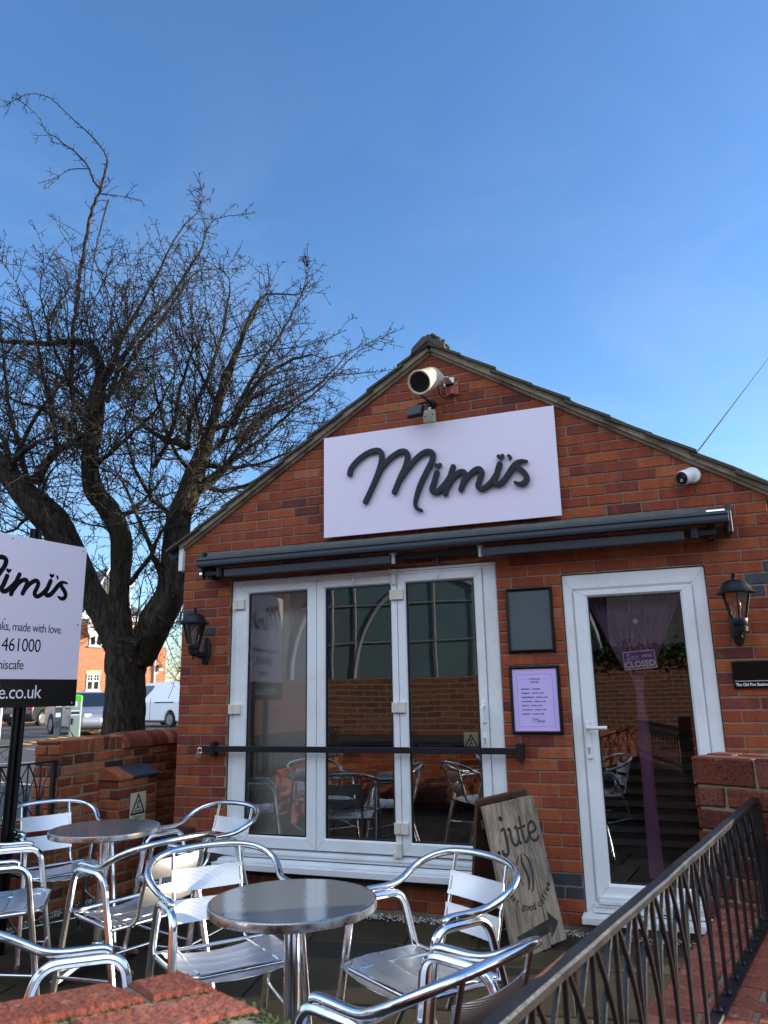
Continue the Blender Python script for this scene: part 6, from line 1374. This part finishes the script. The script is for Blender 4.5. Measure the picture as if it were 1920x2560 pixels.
car('silver_hatchback', 'silver grey hatchback parked behind the tree trunk and charging post', M['car_silver'], -19.3, 17.5, .2, math.atan2(-.5, .866), HATCH, (.30, -1.35, 1.47), (1.38, -2.0, .90, .98), 4.2)
car('dark_car', 'dark grey car with yellow rear number plate at the left edge', M['car_dark'], -28.9, 25.4, .2, math.atan2(.99, -.127), HATCH, (.30, -1.35, 1.55), (1.38, -2.0, .90, .98), 4.2, wr=.34, plate='WK71 9J', spokes=5)
VAN = [(2.0, .24), (2.16, .36), (2.18, .7), (2.1, .9), (1.55, 1.08), (-2.12, 1.1), (-2.16, .9), (-2.16, .4), (-2.1, .26)]
van = car('white_van', 'small white panel van parked between the tree trunk and the cafe corner', M['van_white'], -19.9, 23.2, .2, math.atan2(.31, -.95), VAN, (.75, -1.98, 1.86), (1.60, -2.12, 1.06, 1.08), 4.34, hw=.9, wb=1.35, win=False, cat='van', group=None, spokes=7)
mb = MB()
for s_ in (-1, 1):
    mb.box((-.9, s_ * .908, 1.02), (1.3, .012, .045)); mb.box((.05, s_ * .905, .78), (.012, .008, .9))
mb.build('side_rail', M['gasket'], van, local=True)
# charging post, sign panel
a = math.atan2(-.8, .6) + PI / 2
t = thing('charging_post', 'grey green charging post with bright lime cap beside the silver car', 'charger', (-17.95, 15.45, .2), a)
mb = MB(); mb.span((-.17, -.14, 0), (.17, .14, 1.20)); mb.build('cabinet', M['charger_grey'], t, local=True, bevel=.03)
mb = MB(); mb.prism([(-.18, 1.12), (.18, 1.16), (.17, 1.34), (.0, 1.38), (-.18, 1.34)], frame((0, .15, 0), (1, 0, 0), (0, 0, 1)), 0, .3); mb.build('cap', M['lime'], t, local=True, bevel=.03)
for q in ((-.05, .98, .04, 1.18), (-.14, .83, .13, .87), (-.14, .70, .13, .74)):
    mb = MB(); mb.span((q[0], -.145, q[1]), (q[2], -.141, q[3])); mb.build('label', M['white_print'], t, local=True)
mb = MB(); mb.span((-.13, -.175, .42), (-.06, -.1405, .62)); mb.span((-.13, -.146, .755), (.12, -.1415, .815)); mb.build('socket', M['gasket'], t, local=True, bevel=.008)
t = thing('tariff_panel', 'dark slate information panel standing beside the charging post', 'sign', (-18.35, 15.1, .2), a)
mb = MB(); mb.span((-.11, -.05, 0), (.11, .05, 1.36)); mb.build('panel', M['slate_sheet'], t, local=True, bevel=.01)
mb = MB(); mb.span((-.08, -.054, .66), (.08, -.051, .80)); mb.span((-.09, -.054, .98), (.09, -.051, 1.04)); mb.span((-.02, -.054, 1.2), (.02, -.051, 1.24)); mb.build('print', M['white_print'], t, local=True)
# speed hump with yellow blocks
A, B = Vector((-16.1, 10.9, .2)), Vector((-20.4, 19.4, .2)); dd = (B - A).normalized(); nn_ = Vector((-dd.y, dd.x, 0))
if nn_.x < 0: nn_ = -nn_
t = thing('speed_hump', 'black rubber speed hump with yellow reflective blocks across the car park lane', 'speed hump', tuple((A + B) / 2))
mb = MB(); pr_ = [(-.45, 0), (-.38, .02), (-.12, .05), (.12, .05), (.38, .02), (.45, 0)]
L_ = (B - A).length
mb.prism([(p, q) for p, q in pr_][::-1], frame(A, nn_, (0, 0, 1)), 0, -L_ if frame(A, nn_, (0, 0, 1)).to_3x3().col[2].dot(dd) < 0 else L_); mb.build('ramp', M['rubber'], t)
mb = MB(); k = 0; s = .25
while s < L_ - .3:
    for sg_ in (-1, 1):
        if (k + (sg_ > 0)) % 2: continue
        cs = [A + dd * (s + i_) + nn_ * sg_ * w_ + Vector((0, 0, zz + .004)) for i_, w_, zz in ((0, .08, .051), (.40, .08, .051), (.40, .38, .022), (0, .38, .022))]
        mb.add(cs, [(0, 1, 2, 3)])
    s += .42; k += 1
mb.build('yellow_blocks', M['yellow'], t)
t = thing('white_post', 'plain white post at the far left edge of the car park', 'post', (-19.4, 13.75, .2))
mb = MB(); mb.tube([(0, 0, 0), (0, 0, 2.2)], .04, 10); mb.build('post', M['white_paint'], t, local=True, smooth=50)
mb = MB()
for (x0, y0), (x1, y1), w_ in (((-22.6, 17.2), (-19.0, 16.15), .1), ((-15.1, 10.6), (-12.4, 9.85), .1), ((-9.5, 4.35), (-7.2, 3.85), .09), ((-14, 4.5), (-10, 9.5), .1), ((-24, 19), (-21, 25), .1)):
    p, q = Vector((x0, y0, .204)), Vector((x1, y1, .204)); n_ = Vector((-(q - p).y, (q - p).x, 0)).normalized() * w_ / 2; mb.add([p - n_, q - n_, q + n_, p + n_], [(0, 1, 2, 3)])
o = mb.build('parking_lines', M['line']); o['kind'] = 'structure'

# ---------------------------------------------------------------- brick house beyond
Qh = Vector((-29.91, 33.92, 0)); uh = Vector((.436, .9, 0)); nh = Vector((.9, -.436, 0))
H = lambda u, z, o=0.0: Qh + uh * u + nh * o + Vector((0, 0, z))
t = thing('brick_house', 'large orange brick house with grey slate hipped roof and white trim', 'house', (Qh.x, Qh.y, .2))
def hbox(mb, u0, u1, z0, z1, o0, o1, mat=0):
    vs = [H(u0, z0, o0), H(u1, z0, o0), H(u1, z0, o1), H(u0, z0, o1), H(u0, z1, o0), H(u1, z1, o0), H(u1, z1, o1), H(u0, z1, o1)]
    mb.add(vs, [(3, 2, 1, 0), (4, 5, 6, 7), (0, 1, 5, 4), (1, 2, 6, 5), (2, 3, 7, 6), (3, 0, 4, 7)], mat)
mb = MB(); hbox(mb, -14, .04, .2, 5.8, -9, 0); mb.build('wall', M['house_brick'], t)
mb = MB(); hbox(mb, .042, 1.73, .2, 4.5, -9, -.002); mb.build('wing_wall', M['house_brick'], t)
mb = MB(); hbox(mb, -14.1, .12, 5.71, 6.0, -9.1, .06); mb.build('stone_band', M['stone'], t)
mb = MB(); hbox(mb, -14.3, .22, 6.0, 6.28, -9.2, .25); hbox(mb, -14.3, .30, 6.281, 6.36, -9.3, .34); mb.build('cornice', M['white_paint'], t)
mb = MB(); hbox(mb, .02, 1.80, 4.5, 4.58, -9, .05); mb.build('coping', M['stone'], t)
mb = MB(); e0, e1, zz, zr = -14.4, .42, 6.37, 9.6
vs = [H(e0, zz, .4), H(e1, zz, .4), H(e1, zz, -9.4), H(e0, zz, -9.4), H(e0 + 4, zr, -4.5), H(e1 - 3.6, zr, -4.5)]
mb.add(vs, [(0, 1, 5, 4), (1, 2, 5), (2, 3, 4, 5), (3, 0, 4)]); mb.build('roof', M['slate_roof'], t)
mb = MB(); vs = [H(-3.9, 6.36, .42), H(-1.15, 6.36, .42), H(-2.5, 9.2, .42), H(-3.9, 6.36, -3), H(-1.15, 6.36, -3), H(-2.5, 9.2, -3)]
mb.add(vs, [(0, 2, 5, 3), (1, 4, 5, 2)]); mb.build('gable_roof', M['slate_roof'], t)
mb = MB(); mb.add([H(-3.8, 6.37, .36), H(-1.25, 6.37, .36), H(-2.5, 9.0, .36)], [(0, 1, 2)]); mb.build('gable', M['slate_roof'], t)
mb = MB()
for s_, u0 in ((1, -3.95), (-1, -1.1)):
    a_, b_ = H(u0, 6.33, .46), H(-2.5, 9.25, .46); n_ = Vector((0, 0, -.2)); mb.add([a_, b_, b_ + n_, a_ + n_, a_ - nh * .04, b_ - nh * .04, b_ + n_ - nh * .04, a_ + n_ - nh * .04], [(0, 1, 2, 3), (7, 6, 5, 4), (0, 4, 5, 1), (2, 6, 7, 3)])
mb.build('bargeboard', M['white_paint'], t)
mb = MB(); hbox(mb, -1.08, -1.0, 6.37, 8.05, .3, .38); hbox(mb, -1.2, -.88, 8.051, 8.4, .2, .5); mb.build('finial', M['white_paint'], t)
def hwin(u0, u1, z0, z1):
    mb = MB(); w_ = .07
    hbox(mb, u0, u0 + w_, z0, z1, -.02, .05); hbox(mb, u1 - w_, u1, z0, z1, -.02, .05); hbox(mb, u0 + w_, u1 - w_, z1 - w_, z1, -.02, .05); hbox(mb, u0 + w_, u1 - w_, z0, z0 + w_, -.02, .05)
    um = (u0 + u1) / 2; hbox(mb, um - .055, um + .055, z0 + w_, z1 - w_, -.02, .052); hbox(mb, u0 + w_, u1 - w_, z0 + (z1 - z0) * .52, z0 + (z1 - z0) * .60, -.02, .048)
    for f in (.26, .74): hbox(mb, u0 + (u1 - u0) * f - .02, u0 + (u1 - u0) * f + .02, z0 + (z1 - z0) * .6, z1 - w_, -.02, .045)
    hbox(mb, u0 + w_, u1 - w_, z0 + (z1 - z0) * .77, z0 + (z1 - z0) * .80, -.02, .043)
    hbox(mb, u0 - .05, u1 + .05, z0 - .08, z0, -.02, .12)
    f_ = mb.build('window', M['white_paint'], t)
    mb = MB(); hbox(mb, u0 + .02, u1 - .02, z0 + .02, z1 - .02, -.03, .02); mb.build('pane', M['car_glass'], f_)
for u in (-3.29, -6.2, -9.2, -12.2):
    hwin(u, u + .79, 4.47, 5.57); hwin(u, u + .79, 1.9, 2.84)
    mb = MB(); hbox(mb, u - .08, u + .88, 2.841, 3.06, -.02, .03); mb.build('lintel', M['stone'], t)
mb = MB(); mb.tube([H(.94, 4.48, .08), H(.97, .3, .08)], .06, 8); mb.tube([H(1.2, 3.0, .1), H(.97, 2.8, .1)], .05, 8); mb.build('downpipe', M['white_paint'], t)
mb = MB(); hbox(mb, 1.1, 1.3, 3.2, 3.4, .02, .3); mb.build('wall_lamp', M['gasket'], t); mb = MB(); hbox(mb, 1.15, 1.4, 3.05, 3.199, .05, .32); mb.build('alarm_box', M['white_paint'], t)
mb = MB(); Fd = frame(H(-3.37, 5.55, .4), uh * .8 - nh * .6, (0, 0, 1)); mb.lathe([(.6, .10), (.45, .05), (.22, .012), (.001, .0)], Fd, 24); mb.tube([H(-3.37, 5.1, .0), H(-3.37, 5.5, .38)], .03, 6); mb.build('satellite_dish', M['grey_metal'], t, smooth=60)

# ================================================================== ACROSS THE STREET (seen reflected in the glass)
t = thing('street_building', 'brick building with arched glazing across the street behind the viewer', 'building', (-4, -19, 0))
mb = MB(); mb.span((-19, -26, -.05), (1, -17, 1.9)); mb.build('wall', M['street_wall_brick'], t)
mb = MB(); mb.span((-19, -26, 1.9), (-11.2, -17.2, 6.5)); mb.span((-.8, -26, 1.9), (1, -17.2, 6.5)); mb.span((-11.2, -26, 1.9), (-.8, -24, 6.5)); mb.build('cladding', M['slate_roof'], t)
cx_, rx_, rz_ = -6, 5.0, 4.6
mb = MB(); arc = [(cx_ - rx_, 1.9)] + [(cx_ - rx_ * math.cos(PI * k / 20), 1.9 + rz_ * math.sin(PI * k / 20)) for k in range(1, 20)] + [(cx_ + rx_, 1.9)]
mb.prism(arc[::-1], frame((0, -17.6, 0), (1, 0, 0), (0, 0, 1)), -.1, .1); mb.build('arched_window', M['teal_glass'], t)
mb = MB(); mb.tube([(cx_ - rx_ * math.cos(PI * k / 24), -17.4, 1.9 + rz_ * math.sin(PI * k / 24)) for k in range(25)], .08, 8)
mb.tube([(cx_ - 2.7 * math.cos(PI * k / 24), -17.4, 1.9 + 3.1 * math.sin(PI * k / 24)) for k in range(25)], .06, 8)
for x in (-9.5, -8.7, -7.2, -6, -4.8, -3.3, -2.5): mb.tube([(x, -17.4, 1.9), (x, -17.4, 1.9 + rz_ * math.sqrt(max(0, 1 - ((x - cx_) / rx_) ** 2)))], .035, 6)
for z in (3.0, 4.2): mb.tube([(-10.6, -17.4, z), (-1.4, -17.4, z)], .03, 6)
mb.build('glazing_bars', M['grey_metal'], t)
mb = MB(); arc2 = [(-19, 1.9), (-19, 7.5), (1, 7.5), (1, 1.9)] + arc[::-1]
mb.prism(arc2, frame((0, -17.7, 0), (1, 0, 0), (0, 0, 1)), -.1, .1); mb.build('gable_wall', M['slate_roof'], t)
mb = MB(); mb.add([(-19.6, -16.6, 7.2), (1.6, -16.6, 7.2), (1.6, -26.6, 7.2), (-19.6, -26.6, 7.2), (-17, -21.5, 10), (-1, -21.5, 10)], [(0, 1, 5, 4), (1, 2, 5), (2, 3, 4, 5), (3, 0, 4), (3, 2, 1, 0)]); mb.build('roof', M['slate_roof'], t)
t = thing('dark_hall', 'dark clad hall with slate roof behind the ivy topped wall', 'building', (8, -22, 0))
mb = MB(); mb.span((1.0, -27, -.05), (20, -17.3, 8)); mb.build('wall', M['slate_roof'], t)
mb = MB(); mb.add([(1.2, -16.6, 7.8), (20.5, -16.6, 7.8), (20.5, -27.5, 7.8), (1.2, -27.5, 7.8), (4, -22, 12), (18, -22, 12)], [(0, 1, 5, 4), (1, 2, 5), (2, 3, 4, 5), (3, 0, 4), (3, 2, 1, 0)]); mb.build('roof', M['slate_roof'], t)
t = thing('ivy_wall', 'long old brick wall topped with ivy behind the viewer', 'wall', (4.5, -9.5, 0))
mb = MB(); mb.span((-1.2, -9.7, -.05), (11, -9.4, 2.0)); mb.build('brickwork', M['house_brick2'], t)
mb = MB(); r8 = random.Random(3)
for i in range(6500):
    p = Vector((r8.uniform(-1.3, 11), -9.38 + r8.gauss(0, .1), 2.02 + r8.gauss(0, .12))); u = Vector((r8.gauss(0, 1), r8.gauss(0, 1), r8.gauss(0, 1))).normalized(); v = u.orthogonal().normalized(); s = r8.uniform(.03, .06); mb.add([p - u * s, p + v * s * .7, p + u * s, p - v * s * .7], [(0, 1, 2, 3)], 0, r8.random())
mb.build('ivy', M['leaf'], t)
far_tree('street_tree', 'bare tree across the street behind the viewer', -11.5, -13.5, 9, 15, M['grey_twig'], .4, 40, 14, .2, .2, .012, group=None)

# ================================================================== LIGHT, SKY, CAMERA
AZ, EL = 28.0, 12.0
sd = Vector((math.cos(R(EL)) * math.cos(R(AZ)), math.cos(R(EL)) * math.sin(R(AZ)), math.sin(R(EL))))
sun = bpy.data.lights.new('sun', 'SUN'); sun.energy = 3.8; sun.angle = R(.53); sun.color = (1, .86, .68)
so = bpy.data.objects.new('sun', sun); COL.objects.link(so); so.rotation_euler = (-sd).to_track_quat('-Z', 'Y').to_euler()
wd = bpy.data.worlds.new('World'); sc.world = wd; wd.use_nodes = True; N = wd.node_tree.nodes; L = wd.node_tree.links; bg = N['Background']
sky = N.new('ShaderNodeTexSky'); sky.sky_type = 'NISHITA'; sky.sun_disc = False; sky.sun_elevation = R(EL); sky.sun_rotation = R(90 - AZ); sky.air_density = 1.0; sky.dust_density = .3; sky.ozone_density = 2.5; sky.altitude = 60
tc = N.new('ShaderNodeTexCoord'); mp = N.new('ShaderNodeMapping'); mp.inputs['Scale'].default_value = (2.6, 2.6, 4.5); mp.inputs['Rotation'].default_value = (.3, .5, .6); L.new(tc.outputs['Generated'], mp.inputs[0])
nz = N.new('ShaderNodeTexNoise'); nz.inputs['Scale'].default_value = 1.4; nz.inputs['Detail'].default_value = 7; nz.inputs['Roughness'].default_value = .62; nz.inputs['Distortion'].default_value = .8; L.new(mp.outputs[0], nz.inputs[0])
rp = N.new('ShaderNodeValToRGB'); rp.color_ramp.elements[0].position = .42; rp.color_ramp.elements[1].position = .8; rp.color_ramp.elements[0].color = (.01, .01, .01, 1); rp.color_ramp.elements[1].color = (.34, .34, .34, 1); L.new(nz.outputs['Fac'], rp.inputs[0])
mx = N.new('ShaderNodeMix'); mx.data_type = 'RGBA'; mx.inputs['B'].default_value = (2.6, 3.1, 3.6, 1); sz = N.new('ShaderNodeSeparateXYZ'); L.new(tc.outputs['Generated'], sz.inputs[0])
lo_ = N.new('ShaderNodeMapRange'); lo_.interpolation_type = 'SMOOTHSTEP'; lo_.inputs[1].default_value = .78; lo_.inputs[2].default_value = .22; lo_.inputs[3].default_value = .05; L.new(sz.outputs[2], lo_.inputs[0])   # thin haze thickens towards the horizon
fm_ = N.new('ShaderNodeMath'); fm_.operation = 'MULTIPLY'; L.new(rp.outputs[0], fm_.inputs[0]); L.new(lo_.outputs[0], fm_.inputs[1]); L.new(fm_.outputs[0], mx.inputs['Factor']); hs = N.new('ShaderNodeHueSaturation'); hs.inputs['Saturation'].default_value = 1.12; tn = N.new('ShaderNodeMix'); tn.data_type = 'RGBA'; tn.blend_type = 'MULTIPLY'; tn.inputs['Factor'].default_value = 1; tn.inputs['B'].default_value = (1.20, 1.24, 1.40, 1); L.new(sky.outputs[0], hs.inputs['Color']); L.new(hs.outputs[0], tn.inputs['A']); L.new(tn.outputs['Result'], mx.inputs['A']); sp = N.new('ShaderNodeSeparateXYZ'); L.new(tc.outputs['Generated'], sp.inputs[0])
mr = N.new('ShaderNodeMapRange'); mr.interpolation_type = 'SMOOTHSTEP'; mr.inputs[1].default_value = .12; mr.inputs[2].default_value = -.5; L.new(sp.outputs[1], mr.inputs[0])   # unseen bright cloud bank, added behind the viewer to light the shaded facade
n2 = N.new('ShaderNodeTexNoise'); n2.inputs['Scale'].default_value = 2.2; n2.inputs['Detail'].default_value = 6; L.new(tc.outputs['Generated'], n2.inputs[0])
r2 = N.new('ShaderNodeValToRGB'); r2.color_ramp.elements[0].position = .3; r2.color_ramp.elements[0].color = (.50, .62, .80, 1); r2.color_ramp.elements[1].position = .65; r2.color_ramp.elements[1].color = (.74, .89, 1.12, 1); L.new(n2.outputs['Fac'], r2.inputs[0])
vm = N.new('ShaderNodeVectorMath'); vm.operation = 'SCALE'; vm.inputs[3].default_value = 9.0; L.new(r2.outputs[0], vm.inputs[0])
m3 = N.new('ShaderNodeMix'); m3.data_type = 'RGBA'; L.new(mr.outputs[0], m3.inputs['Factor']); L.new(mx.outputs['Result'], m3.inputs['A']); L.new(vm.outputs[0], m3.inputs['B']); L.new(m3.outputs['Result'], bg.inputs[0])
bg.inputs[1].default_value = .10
cam = bpy.data.cameras.new('camera'); co = bpy.data.objects.new('camera', cam); COL.objects.link(co); sc.camera = co
Rc = [[0.937838, -0.332829, 0.098413], [0.346578, 0.913214, -0.214297], [-0.018548, 0.235084, 0.971798]]
Cc = [0.60735, -5.14091, 1.44509]
co.matrix_world = Matrix(((Rc[0][0], Rc[0][2], -Rc[0][1], Cc[0]), (Rc[1][0], Rc[1][2], -Rc[1][1], Cc[1]), (Rc[2][0], Rc[2][2], -Rc[2][1], Cc[2]), (0, 0, 0, 1)))
cam.sensor_fit = 'VERTICAL'; cam.sensor_height = 36; cam.sensor_width = 27; cam.lens = 1867.326 / 2560 * 36; cam.clip_start = .05; cam.clip_end = 2000
cam.dof.use_dof = True; cam.dof.focus_distance = 5.2; cam.dof.aperture_fstop = 9
sc.view_settings.view_transform = 'Standard'; sc.view_settings.look = 'None'; sc.view_settings.exposure = 1.3; sc.view_settings.gamma = 1
sc.cycles.max_bounces = 10; sc.cycles.transparent_max_bounces = 24; sc.cycles.glossy_bounces = 6; sc.cycles.caustics_reflective = False; sc.cycles.sample_clamp_indirect = 6
